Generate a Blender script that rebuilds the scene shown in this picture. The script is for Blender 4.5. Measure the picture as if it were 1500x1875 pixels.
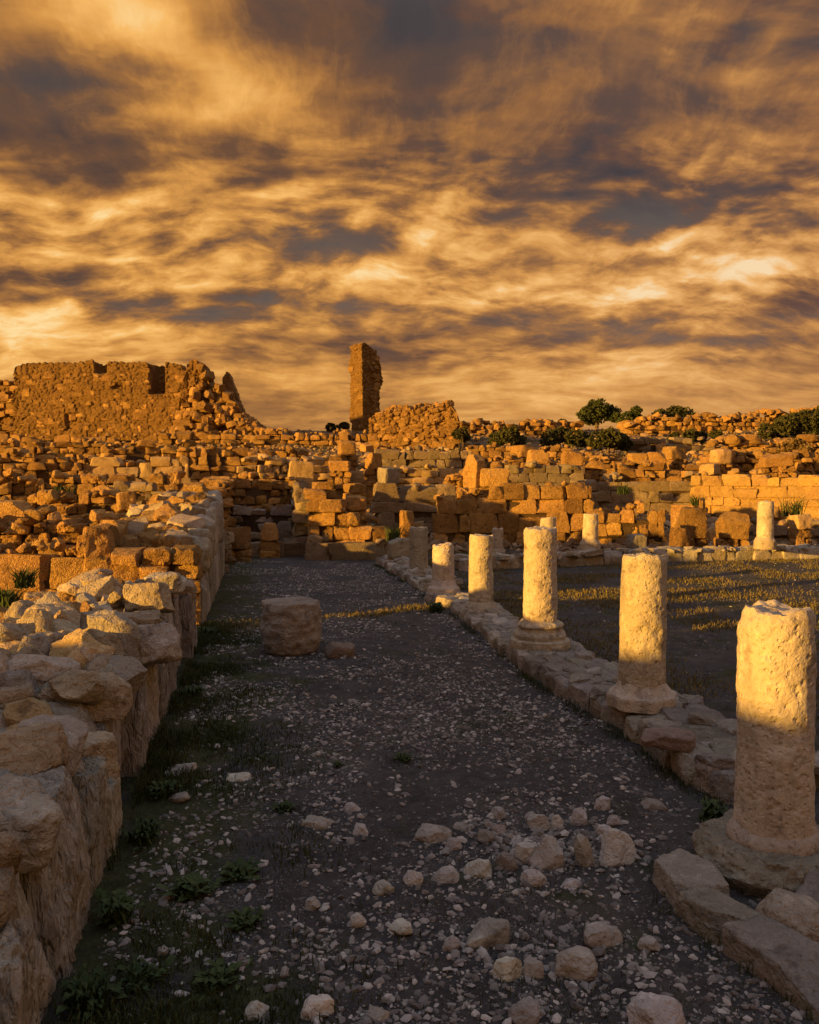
import bpy, math, random
import numpy as np
from mathutils import Vector, Matrix, Euler

for o in list(bpy.data.objects):
    bpy.data.objects.remove(o)
R = math.radians
scene = bpy.context.scene
COL = scene.collection
random.seed(11)

# ------------------------------------------------------------------ camera
EYE = 2.6
PITCH = math.atan(57.5 / 1500.0)
cam_data = bpy.data.cameras.new('camera')
cam_data.sensor_fit = 'HORIZONTAL'
cam_data.sensor_width = 24.0
cam_data.lens = 24.0
cam_data.clip_start = 0.05
cam_data.clip_end = 20000
cam = bpy.data.objects.new('camera', cam_data)
cam.location = (0, 0, EYE)
cam.rotation_euler = (math.pi / 2 - PITCH, 0, 0)
COL.objects.link(cam)
scene.camera = cam

# ------------------------------------------------------------------ light
scene.cycles.max_bounces = 4
scene.cycles.diffuse_bounces = 2
EXPOSURE = 1.05
SUN_BEARING, SUN_ELEV = 238.0, 6.3
scene.view_settings.view_transform = 'Standard'
scene.view_settings.look = 'None'
scene.view_settings.gamma = 1.0
scene.view_settings.use_curve_mapping = False
scene.view_settings.exposure = EXPOSURE
sd = bpy.data.lights.new('sun', 'SUN')
sd.energy = 5.0
sd.angle = R(0.9)
sd.color = (1.0, 0.51, 0.085)
sun = bpy.data.objects.new('sun', sd)
_b, _e = R(SUN_BEARING), R(SUN_ELEV)
to_sun = Vector((math.sin(_b) * math.cos(_e), math.cos(_b) * math.cos(_e), math.sin(_e)))
sun.rotation_euler = to_sun.to_track_quat('Z', 'Y').to_euler()
sun.location = to_sun * 60
COL.objects.link(sun)


class NT:
    """small helper for wiring node trees"""
    def __init__(self, tree):
        self.t = tree
        self.n = tree.nodes
        self.l = tree.links

    def put(self, sock, v):
        if v is None:
            return
        if isinstance(v, bpy.types.NodeSocket):
            self.l.new(v, sock)
        else:
            sock.default_value = v

    def math(self, op, a, b=None, c=None, clamp=False):
        n = self.n.new('ShaderNodeMath')
        n.operation = op
        n.use_clamp = clamp
        for i, v in enumerate((a, b, c)):
            if v is not None:
                self.put(n.inputs[i], v)
        return n.outputs[0]

    def vmath(self, op, a, b=None):
        n = self.n.new('ShaderNodeVectorMath')
        n.operation = op
        self.put(n.inputs[0], a)
        if b is not None:
            self.put(n.inputs[3] if op == 'SCALE' else n.inputs[1], b)
        return n.outputs['Value'] if op in ('LENGTH', 'DOT_PRODUCT', 'DISTANCE') else n.outputs[0]

    def noise(self, vec, scale, detail=4, rough=.5, dist=0.0, color=False):
        n = self.n.new('ShaderNodeTexNoise')
        self.put(n.inputs['Vector'], vec)
        n.inputs['Scale'].default_value = scale
        n.inputs['Detail'].default_value = detail
        n.inputs['Roughness'].default_value = rough
        n.inputs['Distortion'].default_value = dist
        return n.outputs['Color' if color else 'Fac']

    def voronoi(self, vec, scale, feature='F1', out='Distance', rnd=1.0):
        n = self.n.new('ShaderNodeTexVoronoi')
        n.feature = feature
        self.put(n.inputs['Vector'], vec)
        n.inputs['Scale'].default_value = scale
        n.inputs['Randomness'].default_value = rnd
        return n.outputs[out]

    def mix(self, f, a, b, blend='MIX'):
        n = self.n.new('ShaderNodeMix')
        n.data_type = 'RGBA'
        n.blend_type = blend
        self.put(n.inputs[0], f)
        self.put(n.inputs[6], a)
        self.put(n.inputs[7], b)
        return n.outputs[2]

    def ramp(self, f, stops, interp='LINEAR'):
        n = self.n.new('ShaderNodeValToRGB')
        n.color_ramp.interpolation = interp
        el = n.color_ramp.elements
        while len(el) < len(stops):
            el.new(0.5)
        for e, (p, c) in zip(el, stops):
            e.position = p
            e.color = (c[0], c[1], c[2], 1) if not isinstance(c, (int, float)) else (c, c, c, 1)
        self.put(n.inputs[0], f)
        return n.outputs[0]

    def step(self, f, lo, hi):
        n = self.n.new('ShaderNodeMapRange')
        n.interpolation_type = 'SMOOTHSTEP'
        self.put(n.inputs[0], f)
        n.inputs[1].default_value = lo
        n.inputs[2].default_value = hi
        return n.outputs[0]

    def xyz(self, v):
        n = self.n.new('ShaderNodeSeparateXYZ')
        self.put(n.inputs[0], v)
        return n.outputs

    def comb(self, x, y, z):
        n = self.n.new('ShaderNodeCombineXYZ')
        for i, v in enumerate((x, y, z)):
            self.put(n.inputs[i], v)
        return n.outputs[0]

    def mapping(self, v, loc=(0, 0, 0), rot=(0, 0, 0), sc=(1, 1, 1)):
        n = self.n.new('ShaderNodeMapping')
        self.put(n.inputs[0], v)
        n.inputs[1].default_value = loc
        n.inputs[2].default_value = rot
        n.inputs[3].default_value = sc
        return n.outputs[0]


def build_world():
    w = bpy.data.worlds.new('World')
    scene.world = w
    w.use_nodes = True
    w.cycles.sampling_method = 'NONE'
    t = NT(w.node_tree)
    t.n.clear()
    out = t.n.new('ShaderNodeOutputWorld')
    tc = t.n.new('ShaderNodeTexCoord').outputs['Generated']
    X, Y, Z = t.xyz(tc)
    # the cloud sheet: directions carried up to a gently domed layer
    zz = t.math('ADD', t.math('MAXIMUM', Z, 0.0), 0.34)
    P = t.comb(t.math('DIVIDE', X, zz), t.math('DIVIDE', Y, zz), 0.0)
    w1 = t.vmath('SUBTRACT', t.noise(P, 2.0, 3, .55, 0.0, True), (.5, .5, .5))
    PW = t.vmath('ADD', P, t.vmath('SCALE', w1, .22))
    big = t.noise(t.mapping(PW, (7, 2, 0)), 1.25, 4, .5)
    low = t.noise(t.mapping(PW, (1, 5, 0), (0, 0, R(-18)), (0.50, 1.7, 1)), 1.7, 6, .54)
    fan = t.noise(t.mapping(PW, (3, 1, 0), (0, 0, R(5)), (2.0, .55, 1)), 1.5, 6, .54)
    PB = t.mapping(PW, (0, 9, 0), (0, 0, R(-16)), (1.0, 1.55, 1))
    puff = t.noise(PB, 5.2, 6, .56)
    puff2 = t.noise(t.vmath('ADD', PB, (-.04, -.035, 0)), 5.2, 6, .56)
    ripple = t.noise(t.mapping(PW, (4, 4, 0), (0, 0, R(60)), (.9, 2.4, 1)), 5.0, 4, .52)
    # layout of light and dark masses, by direction, with ragged borders
    yy = t.math('MAXIMUM', Y, .05)
    A = t.comb(t.math('DIVIDE', X, yy), t.math('DIVIDE', Z, yy), 0.0)
    w2 = t.vmath('SUBTRACT', t.noise(P, 3.6, 5, .60, 0, True), (.5, .5, .5))
    A2 = t.vmath('ADD', A, t.vmath('MULTIPLY', t.vmath('ADD', w2, t.vmath('SCALE', w1, .6)), (.20, .10, 0)))
    front = t.step(Y, .15, .5)

    def total(lst):
        acc = 0.0
        for q in lst:
            px, py, rx, ry, amp = q[:5]
            tilt = q[5] if len(q) > 5 else 0
            cx, cz = (px - 750) / 1500, (880 - py) / 1500
            n = t.n.new('ShaderNodeMapping')
            n.vector_type = 'TEXTURE'
            t.put(n.inputs[0], A2)
            n.inputs[1].default_value = (cx, cz, 0)
            n.inputs[2].default_value = (0, 0, R(tilt))
            n.inputs[3].default_value = (rx / 1500, ry / 1500, 1)
            g = t.math('POWER', .36788, t.vmath('DOT_PRODUCT', n.outputs[0], n.outputs[0]))
            acc = t.math('MULTIPLY_ADD', g, amp, acc)
        return t.math('MULTIPLY', acc, front)

    light = total([
        (150, 150, 230, 80, -.42), (960, 235, 330, 110, -.36, -8), (760, 50, 330, 120, -.34), (1430, 60, 230, 170, -.30),
        (1150, 405, 300, 48, -.16, 8), (330, 330, 240, 55, -.26), (560, 430, 110, 40, -.24), (30, 400, 110, 30, -.24),
        (420, 565, 360, 34, -.26), (1330, 612, 320, 34, -.22), (120, 250, 200, 40, -.24), (700, 640, 500, 30, -.10),
        (320, 100, 300, 75, .42, -40), (110, 385, 210, 45, .42), (250, 490, 290, 40, .36, -6), (510, 378, 95, 30, .30),
        (700, 470, 160, 44, .36), (1360, 465, 270, 50, .24, 10), (80, 610, 250, 42, .54), (940, 555, 400, 40, .30, 6),
        (1000, 690, 380, 30, .24, 4), (1190, 230, 110, 190, .24, 25), (500, 170, 330, 70, .14), (150, 690, 320, 40, .2),
        (1400, 130, 60, 160, .16, -20), (560, 700, 200, 30, .16)])
    blue = total([(1430, 60, 300, 180, .75), (1170, 410, 320, 66, .8, 8), (580, 430, 170, 55, .6), (130, 140, 240, 80, .65),
                  (820, 60, 300, 120, .55), (960, 250, 240, 90, .45), (520, 560, 340, 30, .5), (1250, 610, 420, 40, .5)])
    v = t.math('MULTIPLY_ADD', t.math('SUBTRACT', big, .5), .50, .555)
    AXs, AZ, _ = t.xyz(A)
    hi = t.step(AZ, .26, .42)
    v = t.math('MULTIPLY_ADD', t.math('SUBTRACT', low, .5), t.math('MULTIPLY_ADD', hi, -.45, .66), v)
    v = t.math('MULTIPLY_ADD', t.math('SUBTRACT', fan, .5), t.math('MULTIPLY_ADD', hi, .68, .12), v)
    band = t.math('MULTIPLY', t.step(AZ, .46, .32), t.step(AZ, .08, .24))
    pf = t.step(puff, .34, .66)
    v = t.math('MULTIPLY_ADD', t.math('SUBTRACT', pf, .5), t.math('MULTIPLY_ADD', band, .20, .05), v)
    v = t.math('MULTIPLY_ADD', t.math('SUBTRACT', puff, puff2), t.math('MULTIPLY_ADD', band, .60, .25), v)
    rip = t.math('MULTIPLY', t.step(AXs, .12, .4), t.step(AZ, .2, .4))
    v = t.math('MULTIPLY_ADD', t.math('MULTIPLY', t.math('SUBTRACT', ripple, .5), rip), .55, v)
    # drawn-out filaments
    f1 = t.noise(t.mapping(PW, (2, 2, 0), (0, 0, R(8)), (2.4, .9, 1)), 2.2, 7, .66, 0.0)
    f2 = t.noise(t.mapping(PW, (6, 2, 0), (0, 0, R(-22)), (.8, 2.2, 1)), 2.6, 7, .66, 0.0)
    for f_, w_ in ((f1, hi), (f2, t.math('SUBTRACT', 1.0, hi))):
        rg = t.math('POWER', t.math('SUBTRACT', 1.0, t.math('ABSOLUTE', t.math('MULTIPLY_ADD', f_, 2.0, -1.0))), 5.0)
        v = t.math('MULTIPLY_ADD', t.math('MULTIPLY', t.math('SUBTRACT', rg, .5), w_), .11, v)
    v = t.math('MULTIPLY_ADD', light, .70, v)
    v = t.math('MULTIPLY_ADD', t.math('SUBTRACT', 1.0, t.step(Z, .02, .28)), .05, v)
    floor_ = t.math('MULTIPLY', t.math('SUBTRACT', 1.0, t.step(AZ, .08, .26)), .45)
    v = t.math('SMOOTH_MAX', v, floor_, .12)
    warm = t.ramp(v, [(0.0, (.036, .029, .030)), (.22, (.066, .047, .044)), (.40, (.165, .080, .042)), (.55, (.38, .165, .048)),
                      (.70, (.68, .310, .072)), (.85, (.93, .49, .135)), (1.0, (1.0, .72, .34))])
    sky = t.n.new('ShaderNodeTexSky')
    sky.sky_type = 'NISHITA'
    sky.sun_disc = False
    sky.sun_elevation = R(SUN_ELEV)
    sky.sun_rotation = R(SUN_BEARING)
    clear = t.vmath('SCALE', sky.outputs[0], .10)
    gap = t.mix(.97, clear, t.mix(t.step(AZ, .16, .40), (.23, .165, .125, 1), (.074, .064, .063, 1)))
    bm = t.math('MULTIPLY', blue, t.math('SUBTRACT', 1.0, t.step(v, .30, .70)), clamp=True)
    bm = t.math('MULTIPLY', bm, t.math('MULTIPLY_ADD', t.step(puff, .44, .60), -.8, 1.0))
    # away from the sunset the cloud light turns paler and pinker
    pink = t.math('MULTIPLY', t.step(AXs, -.3, .5), t.math('MULTIPLY', front, .7))
    col = t.mix(pink, warm, t.mix(1.0, warm, (.90, .93, 1.30, 1), 'MULTIPLY'))
    col = t.mix(bm, col, gap)
    # overhead the sheet thins out: grey cloud and clear evening sky
    grey = t.mix(.35, (.58, .65, .82, 1), clear)
    col = t.mix(t.step(Z, .48, .78), col, grey)
    bg = t.n.new('ShaderNodeBackground')
    t.put(bg.inputs[0], col)
    bg.inputs[1].default_value = 1.0 / 2 ** EXPOSURE
    t.l.new(bg.outputs[0], out.inputs[0])


build_world()

# ------------------------------------------------------------------ noise and pixel helpers


def _hash(ix, iy, iz, seed):
    h = (ix.astype(np.int64) * 374761393 + iy.astype(np.int64) * 668265263 + iz.astype(np.int64) * 2147483647 + seed * 974711) & 0xFFFFFFFF
    h = ((h ^ (h >> 13)) * 1274126177) & 0xFFFFFFFF
    h = ((h ^ (h >> 16)) * 2246822519) & 0xFFFFFFFF
    return ((h ^ (h >> 15)) & 0xFFFFFF) / float(0xFFFFFF)


def vnoise(p, seed=0):
    p = np.asarray(p, float)
    i = np.floor(p)
    f = p - i
    f = f * f * f * (f * (f * 6 - 15) + 10)
    ix, iy, iz = i[:, 0], i[:, 1], i[:, 2]
    out = 0
    for dx in (0, 1):
        for dy in (0, 1):
            for dz in (0, 1):
                w = (f[:, 0] if dx else 1 - f[:, 0]) * (f[:, 1] if dy else 1 - f[:, 1]) * (f[:, 2] if dz else 1 - f[:, 2])
                out = out + w * _hash(ix + dx, iy + dy, iz + dz, seed)
    return out * 2 - 1


def fbm(p, octv=4, seed=0, gain=.5):
    p = np.asarray(p, float)
    a, s, out = 1.0, 0.0, 0
    for k in range(octv):
        out = out + a * vnoise(p * 2 ** k + 13.7 * k, seed + k)
        s += a
        a *= gain
    return out / s


def ridge(p, octv=3, seed=0):
    p = np.asarray(p, float)
    a, s, out = 1.0, 0.0, 0
    for k in range(octv):
        out = out + a * (1 - 2 * np.abs(vnoise(p * 2 ** k + 5.1 * k, seed + k)))
        s += a
        a *= .5
    return out / s


def worley(p, seed=0):
    p = np.asarray(p, float)
    i = np.floor(p)
    f1 = np.full(len(p), 9.0)
    f2 = np.full(len(p), 9.0)
    cid = np.zeros(len(p))
    for dx in (-1, 0, 1):
        for dy in (-1, 0, 1):
            for dz in (-1, 0, 1):
                c = i + (dx, dy, dz)
                h = [_hash(c[:, 0], c[:, 1], c[:, 2], seed + q) for q in (1, 2, 3)]
                d = np.sqrt(((c + np.stack(h, 1) - p) ** 2).sum(1))
                m = d < f1
                f2 = np.where(m, f1, np.minimum(f2, d))
                cid = np.where(m, h[0] * .5 + h[1] * .5, cid)
                f1 = np.minimum(f1, d)
    return f1, f2, cid


def ray(px, py):
    a, b = (px - 750) / 1500, (937.5 - py) / 1500
    c, s = math.cos(PITCH), math.sin(PITCH)
    return a, c + b * s, -s + b * c


def at(px, py, d):
    """the point d metres ahead that shows at this place of the photograph"""
    rx, ry, rz = ray(px, py)
    return Vector((rx * d / ry, d, EYE + rz * d / ry))


def gp(px, py, z=0.0):
    rx, ry, rz = ray(px, py)
    k = (z - EYE) / rz
    return Vector((rx * k, ry * k, z))


def sstep(x, lo, hi):
    t = np.clip((np.asarray(x, float) - lo) / (hi - lo), 0, 1)
    return t * t * (3 - 2 * t)


def wall_x(y):
    """line of the long wall on the left of the path"""
    return -1.08 - .18 * y


def H(x, y):
    x = np.atleast_1d(np.asarray(x, float))
    y = np.atleast_1d(np.asarray(y, float))
    z = np.interp(y, [-50, 30, 33, 40, 60, 80, 95, 110, 200, 600, 6000], [0, 0, .25, 1.05, 3.8, 6.5, 8.2, 8.7, 7.5, -10, -60])
    left = sstep(wall_x(y) - x, 1.2, 2.6)
    z = z + left * np.interp(y, [-50, 0, 12, 18, 28, 40, 60], [0, 0, 0, .30, 1.0, .8, 0])
    right = sstep(x, 10, 45)
    z = z + right * np.interp(y, [0, 50, 80, 110, 200], [0, 0, .9, .9, 0])
    p = np.stack([x * .35, y * .35, 0 * x], 1)
    z = z + fbm(p, 3, 5) * np.interp(y, [0, 28, 40, 60, 120], [.03, .04, .2, .35, .5])
    return z


def h(x, y):
    return float(H(x, y)[0])


# ------------------------------------------------------------------ materials
MATS = {}


def new_mat(name):
    m = bpy.data.materials.new(name)
    m.use_nodes = True
    t = NT(m.node_tree)
    b = t.n['Principled BSDF']
    b.inputs['Specular IOR Level'].default_value = .15
    MATS[name] = m
    return m, t, b


def stone_mat(name, a, b_, dark, pale, streak=False, bump=.05, worm=.5, var=.5):
    m, t, b = new_mat(name)
    geo = t.n.new('ShaderNodeNewGeometry').outputs['Position']
    oi = t.n.new('ShaderNodeObjectInfo').outputs['Random']
    off = t.comb(t.math('MULTIPLY', oi, 37.0), t.math('MULTIPLY', oi, 91.0), t.math('MULTIPLY', oi, 53.0))
    P = t.vmath('ADD', geo, off)
    if streak:
        P = t.mapping(P, sc=(1, 1, .28))
    n1 = t.noise(P, 1.6, 5, .6)
    n2 = t.noise(P, 9, 8, .68)
    n3 = t.noise(P, 38, 5, .7)
    col = t.mix(t.step(n1, .32, .68), a + (1,), b_ + (1,))
    col = t.mix(t.math('MULTIPLY', t.step(n2, .50, .72), .75), col, pale + (1,))
    col = t.mix(t.math('MULTIPLY', t.step(t.noise(t.vmath('ADD', P, (9, 4, 2)), 5, 7, .7), .52, .70), .8), col, dark + (1,))
    col = t.mix(t.math('MULTIPLY', t.step(n3, .5, .75), .45), col, dark + (1,))
    if name == 'column stone':
        st = t.noise(t.mapping(P, (5, 2, 1), sc=(1, 1, .22)), 4.5, 6, .65)
        col = t.mix(t.math('MULTIPLY', t.step(st, .50, .68), .55), col, (.19, .16, .135, 1))
    val = t.math('ADD', 1 - var * .5, t.math('MULTIPLY', oi, var))
    col = t.mix(1.0, col, t.comb(val, t.math('MULTIPLY', val, t.math('ADD', .97, t.math('MULTIPLY', t.math('FRACT', t.math('MULTIPLY', oi, 7.3)), .06))), t.math('MULTIPLY', val, t.math('ADD', .91, t.math('MULTIPLY', t.math('FRACT', t.math('MULTIPLY', oi, 13.7)), .13)))), 'MULTIPLY')
    t.put(b.inputs['Base Color'], col)
    b.inputs['Roughness'].default_value = .95
    # weathered relief: winding ridges, pits and grain
    rd = t.math('ABSOLUTE', t.math('SUBTRACT', t.noise(P, 13, 3, .55, .7), .5))
    rd = t.math('MULTIPLY', t.step(rd, 0, .11), worm)
    pit = t.math('MULTIPLY', t.step(t.voronoi(P, 21), .12, .34), .35)
    hgt = t.math('ADD', t.math('ADD', t.math('MULTIPLY', n2, 1.1), t.math('MULTIPLY', n3, .4)), t.math('ADD', rd, pit))
    bp = t.n.new('ShaderNodeBump')
    bp.inputs['Strength'].default_value = .85
    bp.inputs['Distance'].default_value = bump
    t.put(bp.inputs['Height'], hgt)
    t.l.new(bp.outputs[0], b.inputs['Normal'])
    return m


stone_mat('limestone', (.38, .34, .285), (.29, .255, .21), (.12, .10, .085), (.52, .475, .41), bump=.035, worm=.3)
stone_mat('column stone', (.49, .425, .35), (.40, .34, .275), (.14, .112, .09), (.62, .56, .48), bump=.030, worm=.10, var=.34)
stone_mat('slab stone', (.37, .345, .31), (.27, .25, .225), (.09, .08, .072), (.55, .515, .47), streak=True, bump=.06, worm=.5)
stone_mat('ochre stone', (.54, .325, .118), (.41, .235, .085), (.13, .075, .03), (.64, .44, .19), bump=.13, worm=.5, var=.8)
stone_mat('pale block', (.46, .325, .165), (.37, .25, .125), (.15, .10, .055), (.56, .43, .25), bump=.03, worm=.3, var=.3)
stone_mat('dark rubble', (.50, .295, .11), (.35, .20, .075), (.11, .062, .03), (.58, .38, .17), bump=.20, worm=.7, var=.5)
stone_mat('path rock', (.35, .32, .295), (.265, .24, .222), (.12, .105, .098), (.50, .465, .43), bump=.02, worm=.25)
stone_mat('dressed stone', (.52, .34, .135), (.42, .265, .105), (.15, .095, .055), (.53, .40, .25), bump=.05, worm=.5, var=.35)
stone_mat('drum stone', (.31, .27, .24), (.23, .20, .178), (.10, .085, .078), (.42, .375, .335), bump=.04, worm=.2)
stone_mat('mortar', (.24, .215, .185), (.175, .155, .135), (.08, .068, .058), (.32, .28, .24), bump=.05, worm=.3)
stone_mat('pale rock', (.46, .43, .395), (.36, .335, .31), (.15, .135, .125), (.60, .57, .53), bump=.022, worm=.3, var=.6)
stone_mat('kerb stone', (.29, .262, .228), (.22, .198, .172), (.10, .088, .078), (.40, .365, .32), bump=.03, worm=.3)
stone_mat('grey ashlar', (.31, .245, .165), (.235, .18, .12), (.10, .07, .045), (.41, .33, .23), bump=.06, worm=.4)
stone_mat('joint earth', (.11, .075, .045), (.08, .053, .032), (.05, .034, .022), (.15, .105, .065), bump=.08, worm=.3)
stone_mat('wall stone', (.39, .315, .225), (.30, .235, .165), (.12, .09, .065), (.52, .435, .325), bump=.035, worm=.3)
stone_mat('red rock', (.22, .165, .135), (.165, .125, .105), (.085, .065, .055), (.29, .225, .185), bump=.02, worm=.3)


def ground_mat():
    m, t, b = new_mat('court soil')
    P = t.n.new('ShaderNodeNewGeometry').outputs['Position']
    X, Y, Z = t.xyz(P)
    n1 = t.noise(P, .9, 6, .62)
    n2 = t.noise(P, 6, 8, .7)
    soil = t.mix(t.step(n2, .3, .7), (.042, .040, .042, 1), (.086, .081, .081, 1))
    soil = t.mix(t.math('MULTIPLY', t.step(n1, .52, .70), .6), soil, (.120, .106, .096, 1))
    # crushed gravel: every cell a pebble of its own grey
    for sc, frac, pale in ((26, .80, (.42, .39, .36, 1)), (55, .72, (.32, .30, .28, 1)), (110, .6, (.24, .22, .21, 1))):
        cc = t.voronoi(P, sc, 'F1', 'Color')
        dd = t.voronoi(P, sc, 'F1', 'Distance')
        r_, g_, _ = t.xyz(cc)
        k = t.math('MULTIPLY', t.step(r_, frac, frac + .12), t.math('SUBTRACT', 1.0, t.step(dd, .28, .42)))
        patch = t.step(t.noise(t.vmath('ADD', P, (sc, 3, 1)), 1.3, 5, .6), .44, .60)
        soil = t.mix(t.math('MULTIPLY', t.math('MULTIPLY', k, patch), t.math('ADD', .3, t.math('MULTIPLY', g_, .7))), soil, pale)
    dust = t.step(t.noise(t.mapping(P, (2, 7, 0), (0, 0, R(-8)), (1, .45, 1)), .8, 5, .6), .50, .66)
    soil = t.mix(t.math('MULTIPLY', dust, .40), soil, (.115, .103, .094, 1))
    wd = t.math('SUBTRACT', X, t.math('SUBTRACT', -1.08, t.math('MULTIPLY', Y, .18)))
    edge = t.math('SUBTRACT', 1.0, t.step(wd, .3, 1.9))
    court = t.step(t.math('SUBTRACT', X, t.math('SUBTRACT', 3.6, t.math('MULTIPLY', Y, .155))), 0, .5)
    gm = t.math('MAXIMUM', t.math('MULTIPLY', edge, .22), t.math('MULTIPLY', court, .06))
    gn = t.math('ADD', t.noise(t.vmath('ADD', P, (4, 8, 0)), 1.1, 6, .65), gm)
    moss = t.mix(t.step(n2, .35, .65), (.030, .038, .014, 1), (.066, .074, .026, 1))
    soil = t.mix(t.math('MULTIPLY', t.step(gn, .55, .72), .85), soil, moss)
    # hillside earth
    hill = t.mix(t.step(n2, .35, .65), (.12, .078, .045, 1), (.24, .165, .095, 1))
    hg = t.step(t.noise(t.vmath('ADD', P, (1, 3, 7)), .28, 6, .6), .47, .60)
    hill = t.mix(t.math('MULTIPLY', hg, .8), hill, (.055, .060, .020, 1))
    col = t.mix(t.step(Y, 29, 34), soil, hill)
    lw = t.math('MULTIPLY', t.step(t.math('MULTIPLY', wd, -1.0), 1.5, 3.0), t.step(Y, 13, 17))
    col = t.mix(lw, col, hill)
    t.put(b.inputs['Base Color'], col)
    b.inputs['Roughness'].default_value = .97
    hgt = t.math('ADD', t.math('MULTIPLY', t.voronoi(P, 30), -.5), t.math('MULTIPLY', t.noise(P, 22, 8, .7), 1.4))
    hgt = t.math('ADD', hgt, t.math('MULTIPLY', t.voronoi(P, 75), -.35))
    bp = t.n.new('ShaderNodeBump')
    bp.inputs['Strength'].default_value = .9
    bp.inputs['Distance'].default_value = .035
    t.put(bp.inputs['Height'], hgt)
    t.l.new(bp.outputs[0], b.inputs['Normal'])
    return m


ground_mat()


def leaf_mat(name, c1, c2):
    m, t, b = new_mat(name)
    P = t.n.new('ShaderNodeNewGeometry').outputs['Position']
    n = t.noise(P, 2.3, 5, .7)
    n2 = t.noise(P, 31, 2, .5)
    col = t.mix(t.step(t.math('ADD', t.math('MULTIPLY', n, .5), t.math('MULTIPLY', n2, .5)), .36, .64), c1 + (1,), c2 + (1,))
    t.put(b.inputs['Base Color'], col)
    b.inputs['Roughness'].default_value = .75
    return m


leaf_mat('grass blades', (.022, .032, .010), (.065, .075, .024))
leaf_mat('court grass', (.050, .050, .018), (.24, .19, .075))
leaf_mat('weed leaves', (.025, .042, .014), (.060, .085, .028))
leaf_mat('bush leaves', (.030, .036, .012), (.075, .075, .026))
leaf_mat('tree leaves', (.030, .045, .013), (.075, .090, .028))
leaf_mat('dry scrub', (.10, .065, .03), (.17, .12, .05))
leaf_mat('bark', (.07, .05, .035), (.12, .09, .06))


def gravel_mat():
    m, t, b = new_mat('gravel grains')
    g = t.n.new('ShaderNodeNewGeometry')
    rnd = g.outputs['Random Per Island']
    col = t.ramp(rnd, [(0, (.10, .093, .09)), (.45, (.20, .185, .175)), (.75, (.33, .305, .285)), (1, (.52, .485, .445))])
    col = t.mix(t.math('MULTIPLY', t.noise(g.outputs['Position'], 60, 4, .6), .5), col, (.12, .1, .09, 1))
    t.put(b.inputs['Base Color'], col)
    b.inputs['Roughness'].default_value = .9
    m2, t, b = new_mat('rubble grains')
    g = t.n.new('ShaderNodeNewGeometry')
    rnd = g.outputs['Random Per Island']
    col = t.ramp(rnd, [(0, (.15, .10, .06)), (.5, (.28, .19, .11)), (1, (.46, .34, .21))])
    col = t.mix(t.math('MULTIPLY', t.noise(g.outputs['Position'], 9, 5, .7), .6), col, (.13, .085, .05, 1))
    t.put(b.inputs['Base Color'], col)
    b.inputs['Roughness'].default_value = .95


gravel_mat()

# ------------------------------------------------------------------ mesh builders
_TOPO = {}


def cube_topo(n):
    if n in _TOPO:
        return _TOPO[n]
    idx = {}
    verts, faces = [], []

    def vid(a, b, c):
        k = (a, b, c)
        if k not in idx:
            idx[k] = len(verts)
            verts.append((2 * a / n - 1, 2 * b / n - 1, 2 * c / n - 1))
        return idx[k]
    for i in range(n):
        for j in range(n):
            for s in (0, n):
                q = [(i, j), (i + 1, j), (i + 1, j + 1), (i, j + 1)]
                if s == 0:
                    q = q[::-1]
                faces.append([vid(a, b, s) for a, b in q])
                faces.append([vid(s, a, b) for a, b in q])
                faces.append([vid(b, s, a) for a, b in q])
    _TOPO[n] = (np.array(verts), faces)
    return _TOPO[n]


def mesh(name, verts, faces, mat, smooth=True, angle=40):
    me = bpy.data.meshes.new(name)
    me.from_pydata([tuple(v) for v in np.asarray(verts).tolist()], [], faces)
    if smooth:
        me.polygons.foreach_set('use_smooth', [True] * len(me.polygons))
        if angle < 170:
            me.set_sharp_from_angle(angle=R(angle))
    me.materials.append(MATS[mat])
    me.update()
    return me


def vnormals(p):
    ln = np.linalg.norm(p, axis=1)[:, None]
    return p / np.maximum(ln, 1e-6)


def stone_shape(n, k, jit, cuts, amp, freq, seed, dims=(1, 1, 1), streak=1.0, fine=0.0):
    """a rough stone: rounded box, skewed, chipped along planes, then weathered. dims are half sizes"""
    rs = np.random.RandomState(seed)
    v, f = cube_topo(n)
    p = v / (np.abs(v) ** k).sum(1)[:, None] ** (1.0 / k)
    off = rs.uniform(-jit, jit, (2, 2, 2, 3))
    u = (p + 1) / 2
    for a in (0, 1):
        for b in (0, 1):
            for c in (0, 1):
                w = (u[:, 0] if a else 1 - u[:, 0]) * (u[:, 1] if b else 1 - u[:, 1]) * (u[:, 2] if c else 1 - u[:, 2])
                p = p + w[:, None] * off[a, b, c]
    for _ in range(cuts):
        d = rs.normal(size=3)
        d[2] = abs(d[2]) * .8
        d /= np.linalg.norm(d)
        lim = (np.abs(d)).sum() * rs.uniform(.60, .82) if k > 4 else rs.uniform(.66, .9)
        e = p @ d - lim
        p = p - np.maximum(e, 0)[:, None] * d
    nr = vnormals(p * np.array([1, 1, 1]))
    dm = np.array(dims, float)
    q = p * dm
    sc = q * np.array([1, 1, streak]) * freq + seed * 3.17
    p = q + nr * (fbm(sc, 3, seed) * amp)[:, None]
    if fine:
        p = p + nr * (ridge(sc * 3.1, 3, seed + 9) * fine)[:, None]
    return p, f


LIB = {}


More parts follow.
